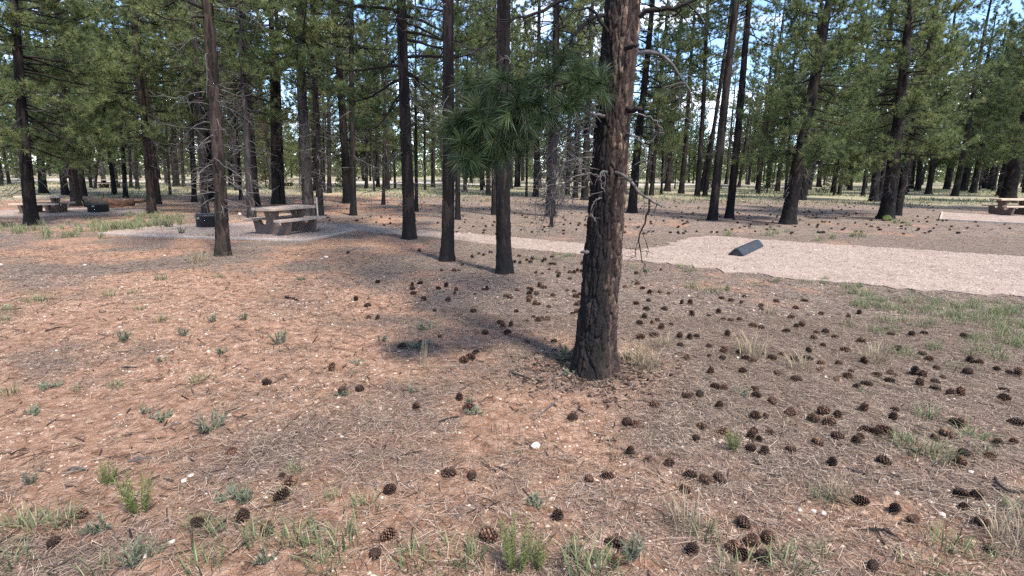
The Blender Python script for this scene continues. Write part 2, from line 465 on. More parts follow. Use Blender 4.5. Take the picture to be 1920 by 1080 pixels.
# ------------------------------------------------------------------ trees of the photograph (base x, base y, trunk width px, a point higher up, kind, bark, label)
# kinds: h high crown, m middle crown, l low lush crown, d many dead limbs, s slim, v small crown far up
TREES = [
 (60,422,23,37,158,'l','bark','thick leaning pine trunk standing in front of the concealed picnic table by the left pad'),
 (81,363,14,62,160,'m','bark','dark pine close behind the thick leaning trunk near the left edge'),
 (123,367,13,102,200,'l','bark','leaning dark pine between the left table and the twin-stemmed pine'),
 (143,387,17,121,150,'l','bark','nearer stem of the twin pine beside the charred log end'),
 (158,376,13,127,150,'m','bark','farther stem of the twin pine touching the charred log end'),
 (215,365,9,196,190,'m','bark','slim pine just left of the thinner one above the fallen log'),
 (236,371,9,222,190,'l','bark','thin straight black pine rising right behind the fallen log'),
 (285,400,16,247,0,'m','bark_brown','tall brown pine beside the pale grass between the two fire rings'),
 (297,383,12,276,190,'m','bark','pine half hidden behind the tall brown pine near the pale grass'),
 (258,355,7,248,200,'s','bark','very thin pine far behind the fallen log, before the road'),
 (246,353,6,240,200,'s','bark','thinnest of the far pines above the fallen log'),
 (319,366,5,312,250,'s','bark','pencil-thin pine stem in front of the far dark cluster'),
 (331,350,13,324,200,'h','bark','broad dark pine in the far cluster beyond the pale grass'),
 (344,350,6,338,200,'s','bark','thin pine on the edge of the far dark cluster'),
 (365,379,10,355,160,'m','bark','dark pine standing behind and left of the main fire ring'),
 (385,402,14,368,150,'d','bark_grey','grey pine rising directly behind the main fire ring'),
 (397,376,11,385,150,'h','bark','dark pine showing past the trunk beside the main fire ring'),
 (419,479,26,386,0,'d','bark_brown','brown pine with curled dead twigs in front of the main fire ring'),
 (433,348,8,428,150,'h','bark','far pine behind the twiggy brown trunk, close to the road'),
 (452,375,7,444,220,'s','bark','slender pine between the twiggy brown trunk and the grey pine'),
 (472,408,15,449,60,'d','bark_grey','slim grey pine with bare limbs left of the picnic table'),
 (482,388,12,458,90,'m','bark','dark pine pressed close behind the slim grey pine'),
 (518,383,16,508,90,'h','bark','straight dark pine behind the middle of the picnic table'),
 (530,383,10,522,120,'h','bark','thinner pine touching the straight one behind the picnic table'),
 (495,338,9,493,260,'v','bark_red','short orange-red pine trunk lit up near the far road'),
 (579,404,23,566,60,'h','bark_grey','stout grey pine behind the right end of the picnic table'),
 (600,404,15,589,60,'d','bark','dark pine beside the stout grey one at the table end'),
 (617,362,9,617,120,'h','bark','pine far behind the gap right of the picnic table'),
 (608,360,5,606,200,'s','bark','thin stem beside the far pine right of the picnic table'),
 (652,381,17,628,60,'h','bark','pine leaning left right behind the straight slim one past the table'),
 (663,404,13,659,0,'h','bark','very straight slim pine right of the picnic table'),
 (687,354,7,686,150,'m','bark','far pine between the straight slim one and the sapling'),
 (709,351,8,708,220,'l','bark','bushy far pine behind the small sapling'),
 (719,384,7,721,250,'s','bark','small crooked sapling standing alone past the straight slim pine'),
 (768,448,26,759,120,'m','bark','stout pine with forked crown at the near end of the pad path'),
 (781,397,8,780,250,'s','bark','thin stem peeking out behind the stout forked pine'),
 (797,357,5,796,250,'s','bark','thin far stem right of the stout forked pine'),
 (813,352,6,813,220,'s','bark','far slim stem before the path-side pine trunk'),
 (839,489,26,842,30,'v','bark','dark path-side pine left of the hanging green bough'),
 (858,412,11,858,100,'h','bark','brown stem tucked behind the dark path-side pine'),
 (945,512,31,943,0,'v','bark','scorched pine with split base below the hanging green bough'),
 (927,403,13,928,200,'h','bark','dark pine behind the scorched trunk under the hanging bough'),
 (915,367,10,917,200,'m','bark','far pine left of the scorched trunk across the path'),
 (968,351,8,972,200,'m','bark','far stem right of the scorched trunk across the path'),
 (987,369,5,988,250,'s','bark','very thin stem beyond the tip of the hanging bough'),
 (1005,369,12,1009,150,'h','bark','dark pine standing between the thin stem and the flared pine'),
 (1031,406,20,1040,150,'d','bark','pine with flared base and dead limbs left of the big trunk'),
 (1033,426,9,1042,330,'x','bark','short leaning snag in front of the flared pine'),
 (1064,367,10,1070,150,'h','bark','first of three dark pines seen left of the big trunk'),
 (1079,371,11,1086,150,'m','bark','middle of three dark pines seen left of the big trunk'),
 (1096,375,15,1104,150,'d','bark','thickest of three dark pines seen left of the big trunk'),
 (1185,399,18,1219,40,'m','bark','leaning dark pine right behind the big trunk'),
 (1211,367,7,1228,150,'s','bark','thin stem of the pair past the big trunk'),
 (1221,367,9,1241,130,'h','bark','thicker stem of the pair past the big trunk'),
 (1240,365,5,1248,150,'s','bark','wire-thin stem between the pair and the evenly spaced pines'),
 (1251,359,12,1275,80,'h','bark','first of four evenly spaced leaning pines beyond the gravel'),
 (1277,363,11,1300,60,'h','bark','second of four evenly spaced leaning pines beyond the gravel'),
 (1307,368,11,1327,20,'v','bark','third leaning pine beyond the gravel, sharing a base with its neighbour'),
 (1321,368,9,1358,100,'v','bark','slanting pine that crosses from the shared base toward the right'),
 (1336,413,18,1382,0,'v','bark','tall clean pine with pale scar at base above the gravel corner'),
 (1367,409,16,1406,0,'v','bark','tall black pine right of the scarred one above the wheel stop'),
 (1457,359,10,1488,120,'h','bark_brown','reddish far pine alone in the grassy gap'),
 (1476,420,28,1550,30,'l','bark','stout black pine with low bushy crown and dead twigs beyond the wheel stop'),
 (1472,371,6,1484,200,'s','bark','thin stem hidden left of the stout black pine'),
 (1503,375,15,1520,200,'m','bark','dark pine peeking out right behind the stout black pine'),
 (1535,351,10,1545,200,'l','bark','far pine in the grassy clearing right of the stout black pine'),
 (1638,378,16,1655,200,'h','bark','leftmost pine of the dark clump with mossy stone'),
 (1648,378,10,1676,200,'m','bark','slanting pine second in the dark clump'),
 (1661,411,27,1690,180,'l','bark','thickest pine of the clump, mossy stone at its foot'),
 (1682,404,15,1757,0,'m','bark','strongly slanting pine at the right of the mossy clump'),
 (1720,358,11,1734,200,'m','bark','far pine right of the mossy clump'),
 (1709,354,8,1720,200,'l','bark','far bushy pine close to the mossy clump'),
 (1774,355,11,1802,200,'m','bark','first of three slanting pines behind the right pad'),
 (1805,359,14,1835,200,'m','bark','second of three slanting pines behind the right pad'),
 (1824,362,12,1866,180,'l','bark','most slanting of the three pines behind the right pad'),
 (1857,354,9,1875,220,'m','bark','thin far pine left of the thick pine by the right table'),
 (1888,380,26,1924,215,'l','bark','thick dark pine directly behind the right-hand picnic table'),
 (1874,368,12,1900,240,'m','bark','narrower pine half hidden by the thick one at the right table'),
 (1420,356,9,1442,150,'h','bark','dark pine in the gap just right of the tall black pine'),
 (1562,362,10,1590,150,'h','bark','upright pine midway between the stout black pine and mossy clump'),
 (1593,357,9,1618,150,'v','bark','slim pine left of the mossy clump in the grassy clearing'),
 (1740,364,11,1772,150,'h','bark','leaning pine between the mossy clump and the slanting trio'),
 (1943,372,14,1985,150,'h','bark','pine cut by the right edge behind the table'),
 (1846,352,9,1872,150,'v','bark','tall far pine right behind the slanting trio'),
 (1440,350,8,1462,120,'v','bark','tall slim far pine left of the reddish lone pine'),
 (1515,354,9,1540,120,'v','bark','tall far pine showing above the stout black pine crown'),
 (1975,398,24,2030,150,'l','bark','pine beyond the right edge whose low boughs reach into view'),
 (1925,362,14,1965,150,'h','bark','tall pine on the right edge behind the cropped table'),
 (1790,368,12,1830,150,'h','bark','tall dark pine behind the left end of the right pad'),
 (171,352,5,163,260,'s','bark','left stem of the tiny pair far behind the twin pine'),
 (178,354,5,188,260,'s','bark','right stem of the tiny pair far behind the twin pine'),
]
HERO = ground(1113, 694)
tree_xy = np.array([list(ground(t[0], t[1]))[:2] for t in TREES] + [list(HERO)[:2]])

# ------------------------------------------------------------------ ground sheet
def patches(x, y, seed=1):
    return 0.5 * vnoise(x, y, 1.3, seed) + 0.3 * vnoise(x, y, 0.55, seed + 1) + 0.2 * vnoise(x, y, 0.25, seed + 2)

def litter_field(x, y):
    f = 1 / (1 + np.exp(-(x + 0.9 + 0.25 * (y - 5)) / 1.0))
    r = np.sqrt(x * x + y * y)
    f = np.where(r > 8.5, np.maximum(f, np.clip((r - 8.5) / 3, 0, 1) * 0.5), f)
    d2 = np.full(np.shape(x), 1e9)
    for tx, ty in tree_xy:
        d2 = np.minimum(d2, (x - tx) ** 2 + (y - ty) ** 2)
    f = np.maximum(f, 0.9 * np.exp(-d2 / (2 * 1.4 ** 2)))
    return np.clip(-0.04 + 0.9 * f + 1.7 * (patches(x, y) - 0.5), 0, 1)

def meadow_field(x, y):
    r = np.sqrt(x * x + y * y)
    return np.clip((r - 33) / 14, 0, 1) * 0.62

rad = np.concatenate([np.linspace(.25, 1.6, 22, endpoint=False), np.linspace(1.6, 9, 210, endpoint=False), np.geomspace(9, 40, 70, endpoint=False), np.geomspace(40, 1200, 60)])
ang = np.concatenate([np.linspace(-1.0, 1.0, 390, endpoint=False), np.linspace(1.0, 2 * np.pi - 1.0, 130, endpoint=False)])
nr, na = len(rad), len(ang)
RR, AA = np.meshgrid(rad, ang, indexing='ij')
gx, gy = (RR * np.sin(AA)).ravel(), (RR * np.cos(AA)).ravel()
GV = np.stack([gx, gy, height(gx, gy)], 1)
GV = np.concatenate([GV, [[0, 0, hgt(0, 0)]]])
i, j = np.meshgrid(np.arange(nr - 1), np.arange(na), indexing='ij')
j2 = (j + 1) % na
GF = np.stack([i * na + j, i * na + j2, (i + 1) * na + j2, (i + 1) * na + j], -1).reshape(-1, 4)[:, ::-1]
c = nr * na
jj = np.arange(0, na, 2)
GF = np.concatenate([GF, np.stack([np.full(len(jj), c), jj, (jj + 1) % na, (jj + 2) % na], 1)[:, ::-1]])
gm = mesh_np('ground', GV, GF, True, {'litter': litter_field(GV[:, 0], GV[:, 1]), 'meadow': meadow_field(GV[:, 0], GV[:, 1])})
tag(link('ground', gm, M['ground']), 'reddish forest floor of dirt and pine duff', kind='structure')

# ------------------------------------------------------------------ gravel pads, path and road
def rough_outline(px_pts, step=0.25, amp=0.05, seed=1, raw=False):
    rr = random.Random(seed)
    pts = [Vector(p) for p in px_pts] if raw else [ground(*p) for p in px_pts]
    out = []
    for a, b in zip(pts, pts[1:] + pts[:1]):
        n = max(1, int((b - a).length / step))
        nrm = Vector((-(b - a).y, (b - a).x, 0)).normalized()
        for k in range(n):
            p = a.lerp(b, k / n)
            out.append(p + nrm * (rr.gauss(0, amp) if k else 0))
    return out

def sheet(name, pts, z, mat, label, skirt=0.06):
    bm = bmesh.new()
    vs = [bm.verts.new((p.x, p.y, hgt(p.x, p.y) + z)) for p in pts]
    es = [bm.edges.new((vs[k], vs[(k + 1) % len(vs)])) for k in range(len(vs))]
    bmesh.ops.triangle_fill(bm, edges=es, use_beauty=True)
    bmesh.ops.recalc_face_normals(bm, faces=bm.faces)
    if sum(f.normal.z for f in bm.faces) < 0:
        bmesh.ops.reverse_faces(bm, faces=bm.faces)
    ret = bmesh.ops.extrude_edge_only(bm, edges=[e for e in bm.edges if e.is_boundary])
    bmesh.ops.translate(bm, vec=(0, 0, -skirt), verts=[g for g in ret['geom'] if isinstance(g, bmesh.types.BMVert)])
    o = bm_obj(name, bm, mat)
    return tag(o, label, kind='structure')

PARK = [(1150,483),(1190,470),(1250,462),(1290,448),(1330,443),(1440,451),(1600,462),(1760,472),(1920,482),(2300,508),(2300,590),(1920,558),(1700,542),(1550,529),(1400,513),(1280,498),(1200,489)]
PATH = [(740,430),(760,430),(900,440),(1000,449),(1100,458),(1190,470),(1200,489),(1170,487),(1080,477),(960,465),(860,451),(780,443),(690,435)]
PAD = [(185,439),(340,445),(432,448),(575,452),(665,433),(720,435),(770,432),(705,425),(594,421),(480,419),(385,420),(320,424),(260,430)]
PADL = [(-120,412),(0,408),(60,407),(150,404),(270,401),(285,395),(200,391),(120,392),(0,396),(-120,399)]
PADR = [(1763,413),(1920,421),(2060,428),(2060,412),(1920,407),(1767,400)]
sheet('gravel_pad', rough_outline(PARK, 0.16, 0.11, 1), 0.020, M['gravel'], 'pink gravel parking pad with black wheel stop')
sheet('gravel_path', rough_outline(PATH, 0.16, 0.08, 2), 0.016, M['gravel'], 'narrow pink gravel path leading to the picnic pad')
sheet('picnic_pad', rough_outline(PAD, 0.3, 0.0, 3), 0.045, M['gravel'], 'gravel pad under the main picnic table', 0.2)
sheet('picnic_pad', rough_outline(PADL, 0.3, 0.02, 4), 0.045, M['gravel'], 'gravel pad under the half-hidden table at the left', 0.2)
sheet('picnic_pad', rough_outline(PADR, 0.3, 0.0, 5), 0.06, M['gravel'], 'gravel pad under the cropped table at the right', 0.2)

def edging(px_pts, label, w=0.06, h=0.06):
    root = empty('edging_strip', ground(*px_pts[0]))
    tag(root, label, 'edging')
    for a, b in zip(px_pts, px_pts[1:]):
        A, B = ground(*a), ground(*b)
        d = B - A
        bm = box_bm((d.length, w, h + 0.12), (0, 0, 0), 0.008)
        o = bm_obj('edging_board', bm, M['edging'], root)
        o.location = (A + B) / 2 - root.location + Vector((0, 0, h / 2 - 0.06))
        o.rotation_euler = (0, 0, math.atan2(d.y, d.x))
edging([(185,440),(340,446),(432,449),(575,453.2),(667,433)], 'pale concrete edging along the front of the main picnic pad')
edging([(1766.5,399.6),(1762.5,413.4),(1920,421.5),(2060,428.6)], 'pale concrete edging round the right-hand picnic pad', 0.07, 0.08)

# far road: a strip that follows the swells
xs = np.linspace(-230, 45, 110)
rows = []
for k, off in enumerate(np.linspace(0, 9, 5)):
    yy = 75 + off + 0.0009 * (xs + 40) ** 2 + 0.25 * np.sin(xs * 0.7 + k * 2) * (k in (0, 4))
    rows.append(np.stack([xs, yy, height(xs, yy) + 0.05], 1))
RV = np.concatenate(rows)
n_x = len(xs)
i, j = np.meshgrid(np.arange(4), np.arange(n_x - 1), indexing='ij')
RF = np.stack([i * n_x + j, i * n_x + j + 1, (i + 1) * n_x + j + 1, (i + 1) * n_x + j], -1).reshape(-1, 4)
tag(link('road', mesh_np('road', RV, RF), M['road']), 'pale gravel campground road crossing behind the trees', kind='structure')

def inside(poly, x, y):
    r = np.zeros(np.shape(x), bool)
    n = len(poly)
    for k in range(n):
        x1, y1 = poly[k]; x2, y2 = poly[(k + 1) % n]
        c = ((y1 > y) != (y2 > y)) & (x < (x2 - x1) * (y - y1) / (y2 - y1 + 1e-12) + x1)
        r ^= c
    return r
POLYS = {k: [list(ground(*p))[:2] for p in v] for k, v in dict(park=PARK, path=PATH, pad=PAD, padl=PADL, padr=PADR).items()}
def on_gravel(x, y):
    r = np.zeros(np.shape(x), bool)
    for p in POLYS.values(): r |= inside(p, x, y)
    return r

# ------------------------------------------------------------------ pine builder
def bark_relief(theta, h, rng, cw, chh, circ_cells):
    """plate pattern on an unrolled trunk: elongated cells, periodic in theta; returns edge distance and a random value per plate"""
    u = theta / (2 * np.pi) * circ_cells
    v = h / chh + 0.35 * np.sin(theta * 3 + h * 2)
    nv = int(v.max()) + 4
    jx, jy, val = rng.uniform(0, 1, (circ_cells, nv)), rng.uniform(0, 1, (circ_cells, nv)), rng.uniform(0, 1, (circ_cells, nv))
    iu, iv = np.floor(u).astype(int), np.floor(v).astype(int)
    best = np.full(u.shape, 9.0); sec = np.full(u.shape, 9.0); bv = np.zeros(u.shape)
    for a in (-1, 0, 1):
        for b in (-1, 0, 1):
            cu, cv = iu + a, iv + b
            ku, kv = cu % circ_cells, np.clip(cv + 1, 0, nv - 1)
            d = np.hypot(cu + jx[ku, kv] - u, (cv + jy[ku, kv] - v))
            nearer = d < best
            sec = np.where(nearer, best, np.minimum(sec, d))
            bv = np.where(nearer, val[ku, kv], bv)
            best = np.where(nearer, d, best)
    return sec - best, bv

R0 = 0.16
def trunk_mesh(name, H, rings, sides, seed, relief=0.012, flare=0.35, wob=0.03, cells=11, cell_h=0.2, fine_top=5.0):
    rng = np.random.default_rng(seed)
    nf = int(rings * 0.75)
    hs = np.concatenate([np.linspace(-0.12, fine_top, nf, endpoint=False), np.linspace(fine_top, H, rings - nf)])
    th = np.arange(sides) * 2 * np.pi / sides
    Hh, Th = np.meshgrid(hs, th, indexing='ij')
    t = np.clip(Hh / H, 0, 1)
    r = R0 * (1.08 * (1 - t) ** 0.75 + 0.02)
    lob = 1 + 0.35 * np.sin(Th * 3 + seed) + 0.25 * np.sin(Th * 5 + seed * 2)
    r = r * (1 + flare * np.exp(-np.clip(Hh, 0, 9) / 0.28) * lob)
    e, val = bark_relief(Th, np.clip(Hh, 0, None) + 0.2, rng, 1, cell_h, cells)
    r = r + relief * (np.clip(e / 0.35, 0, 1) ** 0.6 * (0.6 + 0.8 * val) - 0.6) * np.clip((1 - t) * 1.3, 0, 1)
    r = r + relief * 0.25 * rng.normal(size=r.shape)
    ax = wob * np.sin(Hh * 0.55 + seed) - wob * math.sin(seed)
    ay = wob * np.cos(Hh * 0.43 + seed * 1.7) - wob * math.cos(seed * 1.7)
    V = np.stack([ax + r * np.cos(Th), ay + r * np.sin(Th), Hh], -1).reshape(-1, 3)
    i, j = np.meshgrid(np.arange(rings - 1), np.arange(sides), indexing='ij')
    j2 = (j + 1) % sides
    F = np.stack([i * sides + j, i * sides + j2, (i + 1) * sides + j2, (i + 1) * sides + j], -1).reshape(-1, 4)
    return mesh_np(name, V, F, True, {'plate': np.repeat(val.ravel(), 1)})

def curve_branch(base, az, e0, L, sag, tip, n=7, rng=None, jit=0.05):
    """a limb that leaves at elevation e0, sags and lifts its tip"""
    p = np.array(base, float); pts = [p]
    a = az
    for k in range(n - 1):
        s = k / (n - 2)
        e = e0 - sag * math.sin(math.pi * min(1, s * 1.1)) + tip * s * s
        a += rng.normal() * jit * 2
        p = p + np.array([math.cos(a) * math.cos(e), math.sin(a) * math.cos(e), math.sin(e)]) * L / (n - 1)
        pts.append(p)
    return np.array(pts)

def make_pine(seed, H, cb, Lmax, nb, dead, dense=1.0, lush=1.0, top_taper=0.75, nsz=0.20, nw=0.018, nn=29):
    rng = np.random.default_rng(seed)
    wood, deadw = Quads(), Quads()
    TP, TD = [], []
    for k in range(nb):
        t = (k + rng.uniform()) / nb
        h = cb + (H - cb) * t ** 0.95
        prof = (0.55 + 0.45 * math.sin(math.pi * min(1, 0.25 + t))) * (1 - t) ** top_taper + 0.07
        L = Lmax * prof * rng.uniform(0.65, 1.15)
        az = rng.uniform(0, 2 * math.pi)
        e0 = -0.22 + 0.95 * t + rng.normal() * 0.18
        pts = curve_branch((0, 0, h), az, e0, L, 0.25, 0.75, 7, rng)
        rb = 0.008 + 0.012 * L
        wood.tube(pts, np.linspace(rb, 0.006, 7), 4)
        nsub = max(3, int(L / 0.165 * dense))
        for q in range(nsub):
            s = 0.28 + 0.72 * (q + rng.uniform()) / nsub
            x = s * 6; i0 = min(5, int(x)); fr = x - i0
            b = pts[i0] * (1 - fr) + pts[i0 + 1] * fr
            d = unit(pts[i0 + 1] - pts[i0])
            sd = unit(np.cross(d, [0, 0, 1])) * (1 if q % 2 else -1)
            dirv = unit(d * rng.uniform(0.4, 0.9) + sd * rng.uniform(0.3, 0.9) + np.array([0, 0, rng.normal() * 0.35 + 0.12]))
            l2 = L * (0.14 + 0.28 * rng.uniform()) * (1.25 - s) + 0.10
            mid = b + dirv * l2 * 0.55
            end = mid + unit(dirv + np.array([0, 0, 0.45])) * l2 * 0.45
            wood.tube(np.array([b, mid, end]), [0.009, 0.006, 0.004], 3)
            TP.append(end); TD.append(end - mid)
            if rng.uniform() < 0.75 * lush: TP.append(mid); TD.append(dirv + np.array([0, 0, .5]))
            if l2 > 0.4 and rng.uniform() < lush:
                f = b + dirv * l2 * 0.8 + rng.normal(size=3) * 0.09
                TP.append(f); TD.append(dirv + rng.normal(size=3) * .4)
        TP.append(pts[-1]); TD.append(pts[-1] - pts[-2])
    TP.append(np.array([0, 0, H])); TD.append(np.array([0, 0, 1.0]))
    for k in range(dead):
        h = rng.uniform(1.2, max(2.0, cb + 1.5))
        L = rng.uniform(0.35, 1.5)
        pts = curve_branch((0, 0, h), rng.uniform(0, 6.28), rng.uniform(-0.3, 0.25), L, rng.uniform(0.1, 0.9), rng.uniform(-1.2, 1.2), 7, rng, 0.14)
        deadw.tube(pts, np.linspace(0.014, 0.004, 7), 4)
        for q in range(int(2 + L * 4)):
            i0 = rng.integers(2, 6)
            p2 = curve_branch(pts[i0], rng.uniform(0, 6.28), rng.uniform(-1, 0.6), L * rng.uniform(0.2, 0.5), 0.5, rng.uniform(-1, 1.2), 5, rng, 0.2)
            deadw.tube(p2, np.linspace(0.006, 0.0025, 5), 3)
    V, F, tone = needles(np.array(TP), np.array(TD), nn, nsz, nw, rng, 0.85)
    crown = mesh_np('crown', V, F, False, {'tone': tone})
    crown.materials.append(M['needle'])
    wm = wood.mesh('branchwork'); wm.materials.append(M['limb'])
    dm = None
    if deadw.V:
        dm = deadw.mesh('dead_wood'); dm.materials.append(M['dead'])
    return dict(H=H, crown=crown, wood=wm, dead=dm)

KIND = {
 'h': [make_pine(21, 17, 6.2, 2.6, 66, 26, .85), make_pine(22, 18, 5.2, 2.8, 72, 30, .85)],
 'm': [make_pine(31, 15, 3.9, 3.0, 84, 22), make_pine(32, 16, 3.4, 3.1, 88, 26)],
 'l': [make_pine(41, 13, 2.5, 3.1, 96, 18, 1.15, nn=34), make_pine(42, 14, 2.1, 3.2, 100, 16, 1.15, nn=34)],
 'd': [make_pine(51, 15, 4.8, 2.5, 60, 60, .85), make_pine(52, 16, 5.2, 2.5, 60, 64, .85)],
 's': [make_pine(61, 11, 3.2, 1.8, 56, 14), make_pine(62, 12, 3.8, 1.9, 56, 16)],
 'v': [make_pine(71, 19, 7.4, 2.4, 64, 14), make_pine(72, 19, 8.0, 2.5, 64, 12)],
 'y': [make_pine(81, 6, 0.5, 1.7, 60, 0, 1.1), make_pine(82, 8, 0.8, 2.0, 72, 4, 1.1)],
}
TR_HI = {H: trunk_mesh('trunk', H, 210, 36, int(H) + 3) for H in (13, 14, 15, 16, 17, 18, 19)}
TR_LO = {H: trunk_mesh('trunk', H, 60, 14, int(H) + 30, relief=0.008) for H in (6, 8, 11, 12, 13, 14, 15, 16, 17, 18, 19)}
TR_X = trunk_mesh('trunk', 3, 80, 16, 5, relief=0.01, fine_top=2.0)

def trunk_variant(mesh, matname, cache={}):
    k = (mesh.name, matname)
    if k not in cache:
        m = mesh.copy(); m.materials.clear(); m.materials.append(M[matname]); cache[k] = m
    return cache[k]

def plant_tree(base, axis, r_trunk, kind, bark, label, hi=False, spin=None, scale=1.0, idx=0, group='pines of the stand'):
    root = empty('pine_tree', base)
    q = Vector((0, 0, 1)).rotation_difference(axis)
    root.rotation_mode = 'QUATERNION'
    sp = R.uniform(0, 6.28) if spin is None else spin
    root.rotation_quaternion = q @ Quaternion((0, 0, 1), sp)
    root.scale = (scale,) * 3
    tag(root, label, 'pine tree', group)
    if kind == 'x':
        t = link('trunk', trunk_variant(TR_X, bark), None, root)
        t.scale = (r_trunk / R0, r_trunk / R0, 0.5)
        return root
    v = KIND[kind][idx % 2]
    tm = trunk_variant((TR_HI if hi and v['H'] in TR_HI else TR_LO)[v['H']], bark)
    t = link('trunk', tm, None, root)
    s = r_trunk / R0 / scale
    t.scale = (s, s, 1)
    tag(link('crown', v['crown'], None, root), kind='stuff')
    tag(link('branchwork', v['wood'], None, root), kind='stuff')
    if v['dead']: tag(link('dead_wood', v['dead'], None, root), kind='stuff')
    return root

for k, (bx, by, w, tx, ty, kind, bark, label) in enumerate(TREES):
    b = ground(bx, by)
    q = at_depth(tx, ty, b.y)
    axis = (q - b).normalized()
    dist = (b - CPOS).dot(FW)
    r = 0.40 * w * dist / F_PX
    plant_tree(b, axis, r, kind, bark, label, hi=(w >= 14), idx=k, scale=R.uniform(0.92, 1.08) if dist < 27 else R.uniform(1.15, 1.45))

# the far stand behind: random, thinning with distance, clear of the trees above and of the road
placed = [tuple(p) for p in tree_xy]
MARKS = [(-60,'left edge'),(60,'thick leaning pine'),(143,'twin pine'),(200,'distant table'),(285,'tall brown pine'),(331,'broad far pine'),(392,'main fire ring'),(419,'twiggy brown pine'),
 (472,'slim grey pine'),(495,'orange-red trunk'),(533,'main picnic table'),(579,'stout grey pine'),(663,'straight slim pine'),(719,'crooked sapling'),(768,'stout forked pine'),(839,'dark path-side pine'),
 (945,'scorched split pine'),(1031,'flared pine'),(1113,'big scorched trunk'),(1185,'leaning dark pine'),(1251,'evenly spaced pines'),(1336,'pale-scarred pine'),(1400,'wheel stop'),(1457,'reddish lone pine'),
 (1510,'stout bushy pine'),(1661,'mossy clump'),(1774,'slanting trio'),(1888,'right-hand table'),(1990,'right edge')]
ORD = ['first','second','third','fourth','fifth','sixth','seventh','eighth','ninth','tenth','eleventh','twelfth','thirteenth','fourteenth','fifteenth','sixteenth','seventeenth','eighteenth','nineteenth','twentieth']
def project(p):
    d = Vector(p) - CPOS
    z = d.dot(FW)
    return 960 + F_PX * d.dot(CX) / z, 540 - F_PX * d.dot(CY) / z
def road_lo(x): return 73 + 0.0009 * (x + 40) ** 2
def far_spots(n, y0, y1, gap, tries=12000):
    out = []
    while len(out) < n and tries:
        tries -= 1
        y = math.sqrt(R.uniform(y0 ** 2, y1 ** 2)) if y1 > 100 else R.uniform(y0, y1)
        x = R.uniform(-1.08, 1.08) * y
        if road_lo(x) < y < road_lo(x) + 13.5 and x < 46: continue
        if min((x - a) ** 2 + (y - b) ** 2 for a, b in placed) < gap ** 2: continue
        px, py = project((x, y, 0))
        if not -55 < px < 1985: continue
        placed.append((x, y)); out.append((px, x, y))
    return sorted(out)
def gap_labels(spots, what):
    """ordinal from the landmark on the left towards the one on the right"""
    count, labs = {}, []
    for px, x, y in spots:
        k = max(i for i, mk in enumerate(MARKS) if mk[0] <= px)
        c = count.get(k, 0); count[k] = c + 1
        o = ORD[min(c, 19)]
        labs.append(f'{o} {what} rightward from the {MARKS[k][1]} toward the {MARKS[min(k + 1, len(MARKS) - 1)][1]}')
    return labs
spots = far_spots(205, 50, 118, 2.1)
for (px, x, y), lab in zip(spots, gap_labels(spots, 'far tall pine')):
    kind = R.choice('hhhmmvvss' if y < 85 else 'hhmmvl')
    ax = Vector((R.gauss(0, 0.03), R.gauss(0, 0.03), 1)).normalized()
    plant_tree((x, y, hgt(x, y)), ax, R.uniform(0.11, 0.22) * (1 if kind != 's' else 0.6), kind, R.choice(['bark'] * 4 + ['bark_brown', 'bark_grey']), lab,
               scale=R.uniform(0.85, 1.4), idx=R.randrange(2), group='far tall pines')
spots = far_spots(34, 50, 115, 1.6)
for (px, x, y), lab in zip(spots, gap_labels(spots, 'low young pine')):
    r_ = plant_tree((x, y, hgt(x, y)), Vector((0, 0, 1)), R.uniform(.05, .08), 'y', 'bark', lab, scale=R.uniform(.55, 1.15), idx=R.randrange(2), group='young pines')
    r_.name = 'young_pine'
# the wood that closes the view, one mass
rg = np.random.default_rng(8)
nT = 950
aa = rg.uniform(-1.0, 1.0, nT); dd = rg.uniform(150, 330, nT)
tx, ty = np.sin(aa) * dd, np.cos(aa) * dd
Hh = rg.uniform(8, 19, nT)
per = 115
tt = rg.uniform(0.01, 1, (nT, per)) ** 1.15
rr_ = (1 - tt) ** 0.7 * rg.uniform(0.15, 1, (nT, per)) * 3.0 + .1
a2 = rg.uniform(0, 6.28, (nT, per))
P = np.stack([tx[:, None] + rr_ * np.cos(a2), ty[:, None] + rr_ * np.sin(a2), height(tx, ty)[:, None] + tt * Hh[:, None]], -1).reshape(-1, 3)
D = np.stack([np.cos(a2), np.sin(a2), np.full_like(a2, .5)], -1).reshape(-1, 3)
V, F, tone = needles(P, D, 2, 1.1, .42, rg, .8)
o = link('distant_wood', mesh_np('distant_wood', V, F, False, {'tone': tone}), M['needle'])
tag(o, 'distant pine wood closing the view behind the far trees', 'wood', kind='stuff')

